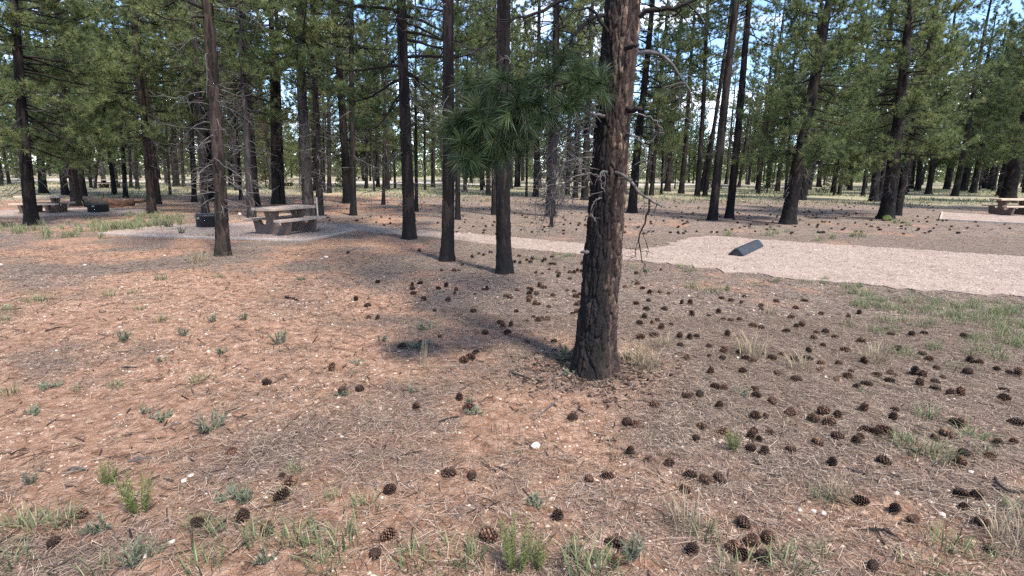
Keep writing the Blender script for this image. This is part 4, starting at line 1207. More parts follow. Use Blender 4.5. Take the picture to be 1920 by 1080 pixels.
PL = [('r',262,962,1.0,'bright yellow-green bushy plant in the lower left foreground'),('g',88,985,1.35,'wide green grass tuft left of the yellow-green bush'),('g',32,985,1.0,'green tuft at the left edge beside the wide grass tuft'),
 ('g',130,980,1.0,'grey-green tuft touching a hidden cone left of the bush'),('b',185,992,1.2,'low blue-green weed right below the wide grass tufts'),('r',203,908,.7,'spindly half-bare plant above the yellow-green bush'),
 ('s',60,905,.6,'tiny dark weed by the bent twig on the left'),('b',432,935,1.1,'broad-leaved weed in the left foreground'),('s',462,940,.8,'small sage right of the broad-leaved weed'),('g',548,890,.9,'green tuft growing over two pine cones'),
 ('g',525,935,.8,'tuft wrapped round the cone below the pair'),('g',622,935,.6,'small sprig right of the tuft with cones'),('g',368,985,.9,'green tuft with a cone in front, left foreground'),('g',420,1000,1.1,'ragged green tuft left of the striped cone'),
 ('g',478,1020,1.1,'green tuft below the cones in the left foreground'),('g',560,1010,1.3,'tall green tuft left of bottom centre'),('g',595,1025,1.2,'second tall green tuft left of bottom centre'),('g',645,1018,1.3,'grass clump with long blades left of bottom centre'),
 ('g',385,1065,1.2,'green tuft on the bottom edge below the left cones'),('s',255,1058,1.0,'dull sage on the bottom edge below the white stone'),('b',495,1050,.9,'blue-green weed on the bottom edge, left half'),('g',20,1062,1.2,'green tuft in the lower left corner'),
 ('s',290,1040,.7,'grey weed beside the white stone at the lower left'),('g',180,1075,1.0,'short grass on the bottom edge near the left corner'),('g',610,1070,1.3,'dense grass on the bottom edge left of centre'),
 ('b',300,787,1.0,'low green rosette on orange dirt at the left'),('s',275,775,.6,'small sprig next to the green rosette'),('s',396,808,1.35,'tall dry grey sagebrush on the orange dirt'),('g',376,715,1.2,'flat olive grass tuft on the orange dirt'),('b',640,742,.9,'small blue-green weed by a cone left of centre'),
 ('g',218,726,.8,'grass tuft on dirt left of the flat olive tuft'),('b',92,728,1.1,'blue-grey sage beside grass at the left'),('g',18,740,1.0,'tuft on the left edge beside the blue-grey sage'),('g',146,732,.6,'small sprig right of the blue-grey sage'),('b',66,778,1.0,'blue-grey rosette low on the left'),
 ('g',300,604,1.3,'bushy pale grass tuft on the dirt left of centre'),('g',262,582,1.1,'flat tuft above the bushy pale grass'),('g',75,565,1.8,'spreading grass clump at the left below the shade'),('g',205,556,1.3,'grass wisp right of the spreading clump'),
 ('g',302,525,1.5,'grass tuft nearest the shaded duff at the left'),('g',250,550,1.1,'single tufted sprig above the bushy pale grass'),('s',400,604,.9,'dark low weed on the dirt below the bare patches'),('s',234,640,1.0,'dark round weed alone on the dirt'),('s',525,645,1.4,'dark sage on the edge of the shade left of centre'),
 ('b',420,662,1.1,'green weed below the dark low weed'),('s',342,630,.9,'grey weed right of the dark round weed'),('g',12,583,1.4,'green clump on the left edge'),('g',10,602,1.0,'second green clump on the left edge just below'),('b',306,677,.9,'pale blue weed alone on stony dirt'),
 ('t',487,632,.8,'thin dry weed with dark base left of the shade'),('s',455,600,.9,'wispy weed under the bare patches'),('b',565,525,1.1,'green sprig right of the bare patch'),('g',410,520,1.2,'upright sprig between the bare patches and the brown pine'),
 ('b',788,652,1.8,'blue-grey sage spreading in the shade left of the big trunk'),('b',800,618,1.6,'pale blue sage at the far side of the shade'),('t',733,662,1.2,'tall dry stalks left of the blue-grey sage'),('t',793,690,1.0,'dry stalks in front of the blue-grey sage'),
 ('t',760,720,.8,'dry stalk standing on the litter below the sage'),('b',778,735,.8,'small green weed on litter at the centre'),('b',668,682,.9,'blue-grey leaf cluster left of the dry stalks'),('b',715,640,1.0,'blue-grey weed behind the tall dry stalks'),
 ('b',893,775,1.0,'pale silver weed behind a cone at the centre'),('b',882,755,.7,'grey weed just above the silver one'),('s',1065,675,1.3,'bluish weed against the foot of the big trunk'),('b',1070,705,.9,'silver weed at the left root of the big trunk'),
 ('y',1215,690,1.35,'large straw clump right of the big trunk base'),('y',1190,680,1.2,'straw clump touching the big trunk base'),('y',1245,650,1.0,'straw wisps behind the large straw clump'),('y',1410,668,1.5,'bright straw clump amid cones'),('y',1500,695,1.2,'straw clump right of the bright one amid cones'),
 ('y',1640,678,1.2,'fan of pale straw amid the right-hand cones'),('y',1445,590,1.0,'straw wisp in the middle of the cone drift'),('t',1110,705,.7,'dry stalk in front of the scorched roots'),('b',1390,740,.9,'blue-green sprig between cones right of the trunk'),
 ('g',1735,785,1.3,'yellow-green grass patch in the right-hand cones'),('b',1620,735,.7,'small sage sprig in the right-hand cones'),('g',1330,548,2.0,'green grass clump by the near edge of the gravel'),('g',1360,545,1.6,'second grass clump by the near edge of the gravel'),('g',1295,540,1.5,'thin grass left of the gravel-edge clumps'),
 ('g',682,950,1.0,'dark green sprig in the centre foreground'),('b',1008,950,1.0,'pale blue-green weed at the bottom centre'),('g',775,1055,1.2,'green tuft right of the lowest cone, bottom centre'),('g',850,1055,1.3,'wide grass tuft beneath the nestled cone'),('g',885,1050,1.1,'grass right behind the nestled cone'),
 ('r',968,1070,1.0,'tall yellow-green plant on the bottom edge at centre'),('r',1010,1065,.7,'smaller yellow-green sprigs beside the tall one at centre'),('g',1085,1072,1.6,'big green clump on the bottom edge right of centre'),('g',1130,1078,1.4,'green clump joining the big one on the bottom edge'),('s',1180,1050,.9,'dull sage round a hidden cone at the bottom edge'),
 ('g',1540,942,1.0,'bright green tuft left of the big lone cone'),('y',1575,935,.7,'straw wisp beside the bright green tuft'),('g',1725,850,1.5,'grass clump with straw amid the right foreground cones'),('g',1765,862,1.4,'second grass clump amid the right foreground cones'),('g',1690,830,1.2,'ragged grass left of the right foreground clumps'),
 ('g',1832,828,1.5,'low spreading grass near the right edge'),('g',1850,855,.9,'grass tuft at a cone near the right edge'),('g',1772,1025,1.3,'bright green tuft at the lower right'),('g',1835,1045,1.0,'green tuft beside a hidden cone in the lower right corner'),('y',1905,1030,1.2,'straw grass at the lower right edge'),
 ('g',1480,1070,1.5,'green clump on the bottom edge right of the cone heap'),('g',1385,1075,1.2,'blue-green grass under the cone heap'),('g',1322,1010,1.1,'pale tuft left of the cone heap'),('g',1535,1040,.8,'small tuft between cone heap and bottom right cone'),('g',1735,1075,1.2,'green tuft on the bottom edge at the right'),
 ('y',1285,990,.9,'dry straw left of the pale tuft near the cone heap'),('g',1905,960,1.0,'grass on the right edge above the corner'),('r',1375,845,.7,'yellowish weed over a cone right of centre'),
 ('s',340,440,1.9,'grey-green sage growing on the edge of the main pad'),('s',318,428,2.2,'larger sage clump left of the main fire ring'),('s',300,423,2.0,'sage clump at the tip of the pale grass'),('g',395,445,1.7,'tuft on the pad at the foot of the brown pine'),('s',490,436,1.0,'dry weed on gravel before the picnic table'),('s',597,437,1.0,'small weed on gravel at the table end'),
 ('y',365,493,1.4,'pale straw beside the base of the brown pine'),('y',380,490,1.2,'straw wisps left of the brown pine base'),('b',660,700,.6,'tiny silver leaf near the dark cone')]
# ------------------------------------------------------------------ pine cones
def cone_mesh(seed, closed=0.0, low=False):
    rg = np.random.default_rng(seed)
    V, F, tones = [], [], []
    nsc, L, W = (18 if low else 74), 0.100, 0.040
    n = 0
    for k in range(nsc):
        t = (k + 0.5) / nsc
        a = k * 2.39996
        prof = math.sin(math.pi * (0.10 + 0.86 * t)) ** 0.75
        r = W * prof
        z = L * (t - 0.5)
        ca, sa = math.cos(a), math.sin(a)
        out = np.array([ca, sa, 0.0]); tan = np.array([-sa, ca, 0.0]); up = np.array([0, 0, 1.0])
        lift = 0.05 + 0.85 * t - closed
        d = unit(out + up * lift)
        w = 0.0155 * (0.55 + 0.6 * prof)
        b = up * z + out * r * 0.25
        tip = up * z + out * r * 0.35 + d * r * 0.75 + rg.normal(size=3) * 0.001
        th = unit(np.cross(tan, d)) * 0.0028
        P = [b - tan * w * .35, b + tan * w * .35, tip + tan * w * .5 - d * .004, tip + d * .003, tip - tan * w * .5 - d * .004]
        V += [p + th for p in P] + [p - th for p in P]
        tn = rg.uniform(0.05, 0.55); tones += ([tn, tn, tn + .3, tn + .45, tn + .3]) * 2
        F += [[n, n + 1, n + 2, n + 4], [n + 2, n + 3, n + 4, n + 4], [n + 5, n + 9, n + 7, n + 6], [n + 7, n + 9, n + 8, n + 8],
              [n + 2, n + 7, n + 8, n + 3], [n + 3, n + 8, n + 9, n + 4]]
        n += 10
    V = np.array(V)
    tris = []
    for f in F:
        tris.append(f[:3])
        if f[3] != f[2]: tris.append([f[0], f[2], f[3]])
    c0 = len(V)
    core = []                                   # solid axis
    for k in range(6):
        for q in range(8):
            rr = W * 0.42 * math.sin(math.pi * (k + .4) / 6)
            core.append([rr * math.cos(q * math.pi / 4), rr * math.sin(q * math.pi / 4), L * (k / 5 - .5) * .92])
    for k in range(5):
        for q in range(8):
            q2 = (q + 1) % 8
            a, b, c2, d2 = c0 + k * 8 + q, c0 + k * 8 + q2, c0 + k * 8 + 8 + q2, c0 + k * 8 + 8 + q
            tris += [[a, b, c2], [a, c2, d2]]
    return mesh_np('pine_cone', np.concatenate([V, core]), np.array(tris), False, {'tone': tones + [0.05] * len(core)})
CONES = [cone_mesh(1), cone_mesh(2, .25), cone_mesh(3, -.15)]
for m_ in CONES: m_.materials.append(M['cone'])

def zoomed(x0, y0, s, flat):
    return [(x0 + a / s, y0 + b / s) for a, b in zip(flat[::2], flat[1::2])]
near_px = zoomed(1280, 760, 3, [105,120,75,188,222,155,410,65,465,60,605,48,385,180,430,195,400,150,490,155,380,245,460,262,610,255,760,215,870,182,975,205,1000,185,735,75,790,40,820,100,870,60,1020,25,1180,75,1190,25,1035,140,1095,155,1135,145,840,332,1130,320,1520,95,1560,115,1420,185,1480,170,1560,325,1580,275,1725,290,1770,215,1860,210,1875,105,45,395,130,420,205,420,10,475,1000,545,1190,595,1295,650,1565,505,1650,515,1585,572,1680,660,340,675,385,770,475,755,285,800,340,845,450,870,50,825,1070,910,1730,820])
near_px += zoomed(640, 760, 3, [422,15,715,15,1300,75,1605,100,1655,108,1625,270,1720,305,1845,325,605,385,735,400,1395,420,1500,400,275,480,1218,630,830,745,265,735,190,840,1535,780,1550,880])
near_px += zoomed(0, 760, 3, [1303,265,1585,400,1630,440,1585,515,305,775,1110,665,1365,640,1505,705,465,615])
near_px += [(501,718),(623,692)]
mid_px = zoomed(1120, 430, 2.4, [175,195,215,185,285,178,125,255,180,242,203,262,235,283,283,278,320,285,230,318,175,333,220,358,300,357,213,397,190,423,245,420,272,410,287,445,332,427,255,475,195,485,380,330,418,330,425,383,370,485,415,490,445,482,373,523,557,307,602,317,648,327,503,387,545,370,565,403,600,408,640,405,660,298,735,340,740,355,805,320,893,350,872,395,932,317,1005,377,1128,392,1178,375,1157,282,700,433,735,440,850,457,895,437,920,432,985,463,975,487,1025,460,1070,482,585,475,630,485,500,528,503,568,563,580,570,550,640,555,665,580,695,593,750,563,785,580,830,563,885,585,950,550,945,582,1013,522,1005,605,1000,632,1085,603,1115,545,1200,597,1190,503,1302,447,1320,473,1413,475,1470,468,1650,480,1350,540,1463,562,1490,585,1525,623,1665,647,1675,595,1715,600,1797,628,1850,645,1890,653,1555,663,405,577,655,640,510,645,810,648,897,673,1075,675,1125,663,1140,640,1253,653,1320,645,1315,682,1335,655,1425,650,1465,660,1210,695,1165,710,1450,700,1520,690,1520,718,1590,740,1632,742,1828,722,1832,760,533,713,573,715,400,748,420,745,460,745,713,750,708,718,550,795,258,790,788,777])
mid_px += zoomed(640, 440, 3, [38,107,440,95,565,195,635,197,660,195,680,175,735,132,775,112,800,120,840,105,787,188,205,263,400,280,400,300,442,268,405,328,545,300,590,285,645,305,637,328,753,330,800,303,820,303,600,365,465,360,83,362,148,395,525,423,743,427,155,463,205,470,340,630,445,610,555,570,810,550,755,660,725,688,690,710,985,427,925,345,950,350,990,308,1055,300,1070,312,1057,328,1060,350,1055,370,1097,330,1115,287,1140,295,1090,387,1112,387,1190,337,1165,403,1270,308,1310,315,1320,345,1340,330,1325,390,1340,385,1300,440,1330,432,1040,483,1080,463,1105,480,1130,470,1160,475,895,495,910,515,955,510,935,550,1045,600,1195,597,1000,125,975,160,1005,165,1043,148,1065,160,1075,140,1130,155,1145,145,1185,130,1180,170,1200,172,1170,190,1095,210,1130,215,1212,205,1225,213,1220,230,1255,180,1285,208,1285,243,1310,210,1330,200,1350,205,1360,170,10,885,105,870,665,920])
cpx = []
for p in near_px + mid_px:
    if all((p[0] - q[0]) ** 2 + ((p[1] - q[1]) * 1.3) ** 2 > 12 ** 2 for q in cpx if q[1] > 780 or p[1] > 780): cpx.append(p)
cpx.sort(key=lambda p: -p[1])
# cones that can be pointed at by themselves
ONE = {(102,1018):'lone pine cone on pale pebbly dirt in the lower left corner area',(434,848):'lone pine cone on orange dirt above the broad-leaved weed',
 (501,718):'lone pine cone on sunlit orange dirt left of centre',(732,920):'upright dark pine cone standing alone in the centre foreground',(842,888):'left cone of the pair on litter below the white stone',
 (885,893):'right cone of the pair on litter below the white stone',(1046,970):'tall upright pine cone at the bottom centre',(917,1008):'pine cone nestled in grass at the bottom centre',
 (1105,900):'left cone of the touching pair in the centre foreground',(1140,893):'right cone of the touching pair in the centre foreground',(1181,850):'first cone of the loose row right of the white stone',
 (1213,861):'upright second cone of the loose row right of the white stone',(1255,868):'third cone of the loose row right of the white stone',(728,1005):'pine cone half in grass left of the bottom centre',
 (703,1040):'pine cone at the bottom edge below the grass left of centre',(1637,1063):'lone pine cone at the bottom edge on the right',(1613,942):'big lone pine cone right of the white pebbles',
 (1677,958):'left cone of the two dark ones past the big lone cone',(1712,977):'right cone of the two dark ones past the big lone cone',(1840,980):'dark pine cone rightmost at the edge of the lower right grass',
 (1297,1035):'small pine cone left of the cone heap at the bottom',(1393,985):'topmost cone of the heap at the bottom right',(1073,785):'reddish cone on litter below the big trunk',
 (781,765):'flat cone on orange dirt at the centre',(623,692):'dark cone beside tiny weeds left of centre',(888,660):'upper cone of the pair in the shade left of the big trunk',(882,669):'lower cone of the pair in the shade left of the big trunk',
 (753,650):'dark cone among blue-grey sage in the shade',(1856,1033):'pine cone hidden in grass at the lower right corner'}
def words_n(t): return len(t.split())
LAND = [(1105,520,'scorched split pine trunk'),(945,512,'scorched pine under the hanging bough'),(839,489,'dark path-side pine base'),(1113,600,'big scorched trunk'),(1000,560,'litter patch between path and big trunk'),(1040,480,'bend of the gravel path'),(1560,620,'grass verge corner'),(1250,560,'bare litter behind the big trunk')] + [(x, y, l) for _, x, y, _, l in PL if words_n(l) <= 9] + [(x, y, l) for x, y, _, l in ROCKS if words_n(l) <= 9]
lab_count = {}
def zone(px, py):
    x, y, l = min(LAND, key=lambda t: (t[0] - px) ** 2 + (1.5 * (t[1] - py)) ** 2)
    dx, dy = px - x, 1.5 * (py - y)
    side = ('right of' if dx > 0 else 'left of') if abs(dx) > abs(dy) else ('in front of' if dy > 0 else 'behind')
    k = (side, l); c = lab_count.get(k, 0); lab_count[k] = c + 1
    return f'{ORD[min(c, 19)]} pine cone {side} the {l}'
used = set()
n_c = 0
far_cones = []
def near_land(p): return min((t[0] - p[0]) ** 2 + (1.5 * (t[1] - p[1])) ** 2 for t in LAND)
for px, py in sorted(cpx[:297], key=near_land) + cpx[297:]:
    if n_c >= 297:
        far_cones.append((px, py)); continue
    g = ground(px, py + 3)
    o = bpy.data.objects.new('pine_cone', CONES[R.randrange(3)])
    COL.objects.link(o)
    s = R.choice([R.uniform(.6, .85), R.uniform(.8, 1.05), R.uniform(.8, 1.05)])
    if py > 820: s *= .88
    o.scale = (s * R.uniform(.9, 1.15), s * R.uniform(.8, 1.1), s * R.uniform(.8, 1.15))
    up = R.random() < 0.22
    tilt = R.uniform(-.25, .25) if up else R.uniform(1.2, 1.75)
    o.rotation_euler = (tilt, R.uniform(-.2, .2), R.uniform(0, 6.28))
    o.location = g + Vector((0, 0, (0.044 if up else 0.031) * s * R.uniform(.55, 1.0)))
    key = min(ONE, key=lambda k: (k[0] - px) ** 2 + (k[1] - py) ** 2)
    if (key[0] - px) ** 2 + (key[1] - py) ** 2 < 12 ** 2 and key not in used:
        used.add(key); lab = ONE[key]; grp = 'fallen pine cones'
    else:
        lab = zone(px, py); grp = 'fallen pine cones'
    tag(o, lab, 'pine cone', grp)
    n_c += 1
# the far scatter of cones, too small to count
base = np.empty(len(CONES[0].vertices) * 3, np.float32)
lowc = cone_mesh(9, 0, True)
lv = np.empty(len(lowc.vertices) * 3, np.float32); lowc.vertices.foreach_get('co', lv); lv = lv.reshape(-1, 3)
lf = np.empty(len(lowc.polygons) * 3, np.int32); lowc.polygons.foreach_get('vertices', lf); lf = lf.reshape(-1, 3)
pts = [ground(*p) for p in far_cones]
rr = random.Random(4)
while len(pts) < 400:
    px = rr.choice([rr.uniform(500, 1180), rr.uniform(1180, 1900), rr.uniform(1180, 1760)]); py = rr.uniform(372, 440)
    g = ground(px, py)
    if not on_gravel(np.array([g.x]), np.array([g.y]))[0]: pts.append(g)
VV, FF = [], []
for k, g in enumerate(pts):
    mt = np.array(Matrix.Rotation(rr.uniform(0, 6.28), 3, 'Z') @ Matrix.Rotation(rr.uniform(1.1, 1.8), 3, 'X'))
    VV.append(lv @ mt.T * rr.uniform(.9, 1.3) + np.array([g.x, g.y, g.z + .03])); FF.append(lf + k * len(lv))
o = link('cone_litter', mesh_np('cone_litter', np.concatenate(VV), np.concatenate(FF), False, {'tone': np.repeat(np.random.default_rng(1).uniform(0, .5, len(pts)), len(lv))}), M['cone'])
tag(o, 'far scatter of fallen pine cones under the trees beyond the path', 'pine cones', kind='stuff')

# ------------------------------------------------------------------ ground plants
def tuft_mesh(name, seed, n, hgt_, spread, w, lean=0.5, stems=False):
    rg = np.random.default_rng(seed)
    a = rg.uniform(0, 2 * np.pi, n); rr_ = np.sqrt(rg.uniform(0, 1, n)) * spread
    B = np.stack([np.cos(a) * rr_, np.sin(a) * rr_, np.zeros(n)], 1)
    a2 = a + rg.normal(size=n) * 0.9
    ln = lean * rg.uniform(0.15, 1.2, n)
    h = hgt_ * rg.uniform(0.4, 1.05, n)
    out = np.stack([np.cos(a2), np.sin(a2), np.zeros(n)], 1)
    sd = np.stack([-np.sin(a2), np.cos(a2), np.zeros(n)], 1) * (w / 2) * rg.uniform(.6, 1.2, (n, 1))
    up = np.array([0, 0, 1.0])
    ring = []
    for f, ww in ((0, .8), (.4, 1), (.75, .7), (1.0, .12)):
        c_ = B + up * (h * (f - 0.25 * ln * f * f))[:, None] + out * (h * ln * f * f)[:, None]
        ring += [c_ - sd * ww, c_ + sd * ww]
    V = np.stack(ring, 1).reshape(-1, 3)
    b = np.arange(n)[:, None] * 8
    F = np.concatenate([b + np.array([[2 * k, 2 * k + 1, 2 * k + 3, 2 * k + 2]]) for k in range(3)])
    return mesh_np(name, V, F, False, {'tone': np.repeat(rg.uniform(0, 1, n), 8)})

def leafy_mesh(name, seed, stems, hgt_, spread, leaf, lw):
    """upright stems with many small leaves (sage, rabbitbrush)"""
    rg = np.random.default_rng(seed)
    P, D = [], []
    for k in range(stems):
        a = rg.uniform(0, 6.28); rr_ = spread * math.sqrt(rg.uniform()) * .35
        b = np.array([math.cos(a) * rr_, math.sin(a) * rr_, 0])
        e = np.array([math.cos(a) * spread * rg.uniform(.3, 1), math.sin(a) * spread * rg.uniform(.3, 1), hgt_ * rg.uniform(.55, 1.05)])
        for s in np.linspace(0.12, 1, 9):
            P.append(b + (e - b) * s); D.append((e - b) / np.linalg.norm(e - b))
    V, F, tone = needles(np.array(P), np.array(D), 5, leaf, lw, rg, 0.6)
    return mesh_np(name, V, F, False, {'tone': tone})

PM = {
 'g': [tuft_mesh('grass_tuft', 1, 46, .105, .07, .005, .9), tuft_mesh('grass_tuft', 2, 54, .09, .10, .005, 1.1), tuft_mesh('grass_tuft', 3, 40, .125, .06, .0045, .8)],
 'y': [tuft_mesh('straw_tuft', 4, 80, .24, .10, .005, .6), tuft_mesh('straw_tuft', 5, 60, .20, .08, .005, .9)],
 'b': [leafy_mesh('sage_plant', 6, 8, .055, .075, .03, .008), leafy_mesh('sage_plant', 7, 10, .045, .09, .03, .008)],
 's': [leafy_mesh('sagebrush', 8, 12, .13, .09, .035, .006), leafy_mesh('sagebrush', 9, 9, .10, .08, .035, .006)],
 'r': [leafy_mesh('rabbitbrush', 10, 20, .26, .10, .045, .0042), leafy_mesh('rabbitbrush', 12, 15, .22, .09, .045, .0042)],
 't': [tuft_mesh('dry_stalk', 13, 9, .34, .05, .006, .25), tuft_mesh('dry_stalk', 14, 7, .30, .04, .006, .3)],
}
for k, mt in dict(g='grass', y='straw', b='bluesage', s='sage', r='lime', t='straw').items():
    for m_ in PM[k]: m_.materials.append(M[mt])
NAMES = dict(g='grass_tuft', y='straw_tuft', b='sage_plant', s='sagebrush', r='rabbitbrush', t='dry_stalk')
for k, (kd, x, y, s, lab) in enumerate(PL):
    o = bpy.data.objects.new(NAMES[kd], PM[kd][k % len(PM[kd])])
    COL.objects.link(o)
    g = ground(x, y)
    o.location = g - Vector((0, 0, 0.004)); o.rotation_euler = (0, 0, R.uniform(0, 6.28))
    o.scale = (s, s, s * R.uniform(.85, 1.15))
    tag(o, lab, dict(g='grass tuft', y='dry grass', b='small plant', s='sagebrush', r='shrub', t='dry stalk')[kd], 'ground plants')

# ------------------------------------------------------------------ scatter: fallen needles, pebbles, gravel stones, grass
def scatter_view(n, y_lo, y_hi, rng, margin=60):
    """random points on the ground, even per square metre, inside the strip of ground in view"""
    x_lim = 1.25
    out = []
    while sum(len(a) for a in out) < n:
        y = np.sqrt(rng.uniform(y_lo ** 2, y_hi ** 2, n))
        x = rng.uniform(-1, 1, n) * (y * 1.1 + 0.6)
        out.append(np.stack([x, y], 1))
    return np.concatenate(out)[:n]

def lying_needles(P, rng, lmin, lmax, w):
    n = len(P)
    a = rng.uniform(0, 2 * np.pi, n)
    L = rng.uniform(lmin, lmax, n)
    d = np.stack([np.cos(a), np.sin(a), rng.normal(size=n) * 0.05], 1)
    sd = np.stack([-np.sin(a), np.cos(a), np.zeros(n)], 1)
    z = height(P[:, 0], P[:, 1]) + rng.uniform(0.004, 0.022, n) + 0.02 * on_gravel(P[:, 0], P[:, 1])
    C = np.stack([P[:, 0], P[:, 1], z], 1)
    w_ = (w * rng.uniform(.6, 1.3, n))[:, None] * 0.5
    V = np.stack([C - d * L[:, None] / 2 - sd * w_, C - d * L[:, None] / 2 + sd * w_, C + d * L[:, None] / 2 + sd * w_ * .6, C + d * L[:, None] / 2 - sd * w_ * .6], 1).reshape(-1, 3)
    return V, np.arange(4 * n).reshape(-1, 4), np.repeat(rng.uniform(0, 1, n), 4)

def keep(P, rng, f):
    return P[rng.uniform(0, 1, len(P)) < f]
P1 = scatter_view(330000, 1.6, 7.0, RNG)
P1 = keep(P1, RNG, 0.10 + 0.88 * litter_field(P1[:, 0], P1[:, 1]))
P2 = scatter_view(170000, 7.0, 17.0, RNG)
P2 = keep(P2, RNG, 0.2 + 0.6 * litter_field(P2[:, 0], P2[:, 1]))
P2 = P2[~on_gravel(P2[:, 0], P2[:, 1]) | (RNG.uniform(0, 1, len(P2)) < 0.14)]
V, F, tone = lying_needles(P1, RNG, 0.035, 0.13, 0.0028)
P3 = scatter_view(70000, 17.0, 42.0, RNG)
P3 = P3[(~on_gravel(P3[:, 0], P3[:, 1])) & (RNG.uniform(0, 1, len(P3)) < 0.25 + patches(P3[:, 0] * .3, P3[:, 1] * .3, 20))]
V3, F3, tone3 = lying_needles(P3, RNG, 0.15, 0.45, 0.022)
V2, F2, tone2 = lying_needles(P2, RNG, 0.06, 0.20, 0.006)
o = link('needle_litter', mesh_np('needle_litter', np.concatenate([V, V2, V3]), np.concatenate([F, F2 + len(V), F3 + len(V) + len(V2)]), False, {'tone': np.concatenate([tone, tone2, tone3])}), M['litter'])
tag(o, 'mat of fallen brown pine needles over the forest floor', 'pine needles', kind='stuff')

# short dark twigs, bark flakes and broken bits in the litter
P = scatter_view(16000, 1.6, 13.0, RNG)
P = keep(P, RNG, 0.25 + 0.6 * patches(P[:, 0], P[:, 1], 9))
P = P[~on_gravel(P[:, 0], P[:, 1])]
fl = np.array(HERO)[:2] + RNG.normal(size=(900, 2)) * [.38, .32]
P = np.concatenate([P, fl])
n = len(P)
a = RNG.uniform(0, 6.28, n); L = np.exp(RNG.normal(size=n) * .6) * .035; wd = RNG.uniform(.0025, .0065, n)
wd[-900:] = RNG.uniform(.006, .014, 900); L[-900:] = RNG.uniform(.012, .035, 900)
d = np.stack([np.cos(a), np.sin(a), RNG.normal(size=n) * .12], 1) * L[:, None]; sd = np.stack([-np.sin(a), np.cos(a), np.zeros(n)], 1) * wd[:, None]
C = np.stack([P[:, 0], P[:, 1], height(P[:, 0], P[:, 1]) + RNG.uniform(.006, .016, n)], 1); up = np.array([0, 0, 1.0]) * wd[:, None]
V = np.stack([C - d - sd, C - d + up, C - d + sd, C + d - sd * .7, C + d + up * .7, C + d + sd * .7], 1).reshape(-1, 3)
b = np.arange(n)[:, None] * 6
F = np.concatenate([b + np.array([q]) for q in ([0, 1, 4, 3], [1, 2, 5, 4], [2, 0, 3, 5])])
M['debris'] = attr_mat('twig_debris', [(0, (0.012, 0.010, 0.009)), (0.7, (0.07, 0.048, 0.038)), (1, (0.22, 0.15, 0.11))], rough=0.9)
o = link('twig_litter', mesh_np('twig_litter', V, F, False, {'tone': np.repeat(RNG.uniform(0, 1, n), 6)}), M['debris'])
tag(o, 'short dark twigs and bark flakes strewn over the forest floor', 'twigs', kind='stuff')

def stones(P, size, rng, z0=0.0, flat=0.5):
    n = len(P)
    base = np.array([[1, 0, 0], [0, 1, 0], [-1, 0, 0], [0, -1, 0], [.1, .1, 1]], float)
    f = np.array([[0, 1, 4], [1, 2, 4], [2, 3, 4], [3, 0, 4]])
    a = rng.uniform(0, 6.28, n)
    s = size * np.exp(rng.normal(size=n) * 0.45)
    V = base[None] * (1 + rng.normal(size=(n, 5, 3)) * 0.22)
    V = V * np.stack([s, s * rng.uniform(.6, 1, n), s * flat], 1)[:, None]
    ca, sa = np.cos(a)[:, None], np.sin(a)[:, None]
    x = V[..., 0] * ca - V[..., 1] * sa; y = V[..., 0] * sa + V[..., 1] * ca
    z = V[..., 2] + (height(P[:, 0], P[:, 1]) + z0 + s * flat * 0.1)[:, None]
    V = np.stack([x + P[:, :1], y + P[:, 1:2], z], -1).reshape(-1, 3)
    F = (np.arange(n)[:, None, None] * 5 + f[None]).reshape(-1, 3)
    return V, F, np.repeat(rng.uniform(0, 1, n), 5)
P = scatter_view(60000, 1.6, 9.5, RNG)
L_ = litter_field(P[:, 0], P[:, 1])
pat = np.clip((vnoise(P[:, 0], P[:, 1], .8, 40) * .6 + vnoise(P[:, 0], P[:, 1], .3, 41) * .4 - .3) * 2.2, 0, 1)
P = keep(P, RNG, np.clip((1.1 - 0.75 * L_) * pat + 0.7 * np.exp(-((P[:, 0] - .9) ** 2 + (P[:, 1] - 2.9) ** 2) / .9), 0, 1))
V, F, tone = stones(P, 0.0085, RNG)
o = link('pebbles', mesh_np('pebbles', V, F, False, {'tone': tone}), M['pebble'])
tag(o, 'scattered pale pebbles over the reddish dirt', 'pebbles', kind='stuff')

# loose stones on and spilling off the gravel
def poly_points(poly, n, rng, grow=0.0):
    A = np.array(poly); c0 = A.mean(0)
    A2 = c0 + (A - c0) * (1 + grow)
    lo, hi = A2.min(0), A2.max(0)
    out = np.zeros((0, 2))
    while len(out) < n:
        q = rng.uniform(lo, hi, (n, 2))
        out = np.concatenate([out, q[inside([tuple(p) for p in A2], q[:, 0], q[:, 1])]])
    return out[:n]
VV, FF, TT, nn = [], [], [], 0
for nm, cnt, z0, sz in (('park', 48000, .02, .009), ('path', 12000, .016, .0085), ('pad', 9000, .045, .012), ('padr', 2500, .06, .014), ('padl', 2500, .045, .014)):
    V, F, tone = stones(poly_points(POLYS[nm], cnt, RNG, 0.0), sz, RNG, z0)
    VV.append(V); FF.append(F + nn); TT.append(tone); nn += len(V)
for nm, cnt, g_ in (('park', 6000, .07), ('path', 4500, .08)):
    V, F, tone = stones(poly_points(POLYS[nm], cnt, RNG, g_), .011, RNG, 0.004)
    VV.append(V); FF.append(F + nn); TT.append(tone); nn += len(V)
o = link('gravel', mesh_np('gravel', np.concatenate(VV), np.concatenate(FF), False, {'tone': np.concatenate(TT)}), M['gravelstone'])
tag(o, 'loose pink and cream gravel stones on pads and path', 'gravel', kind='stuff')

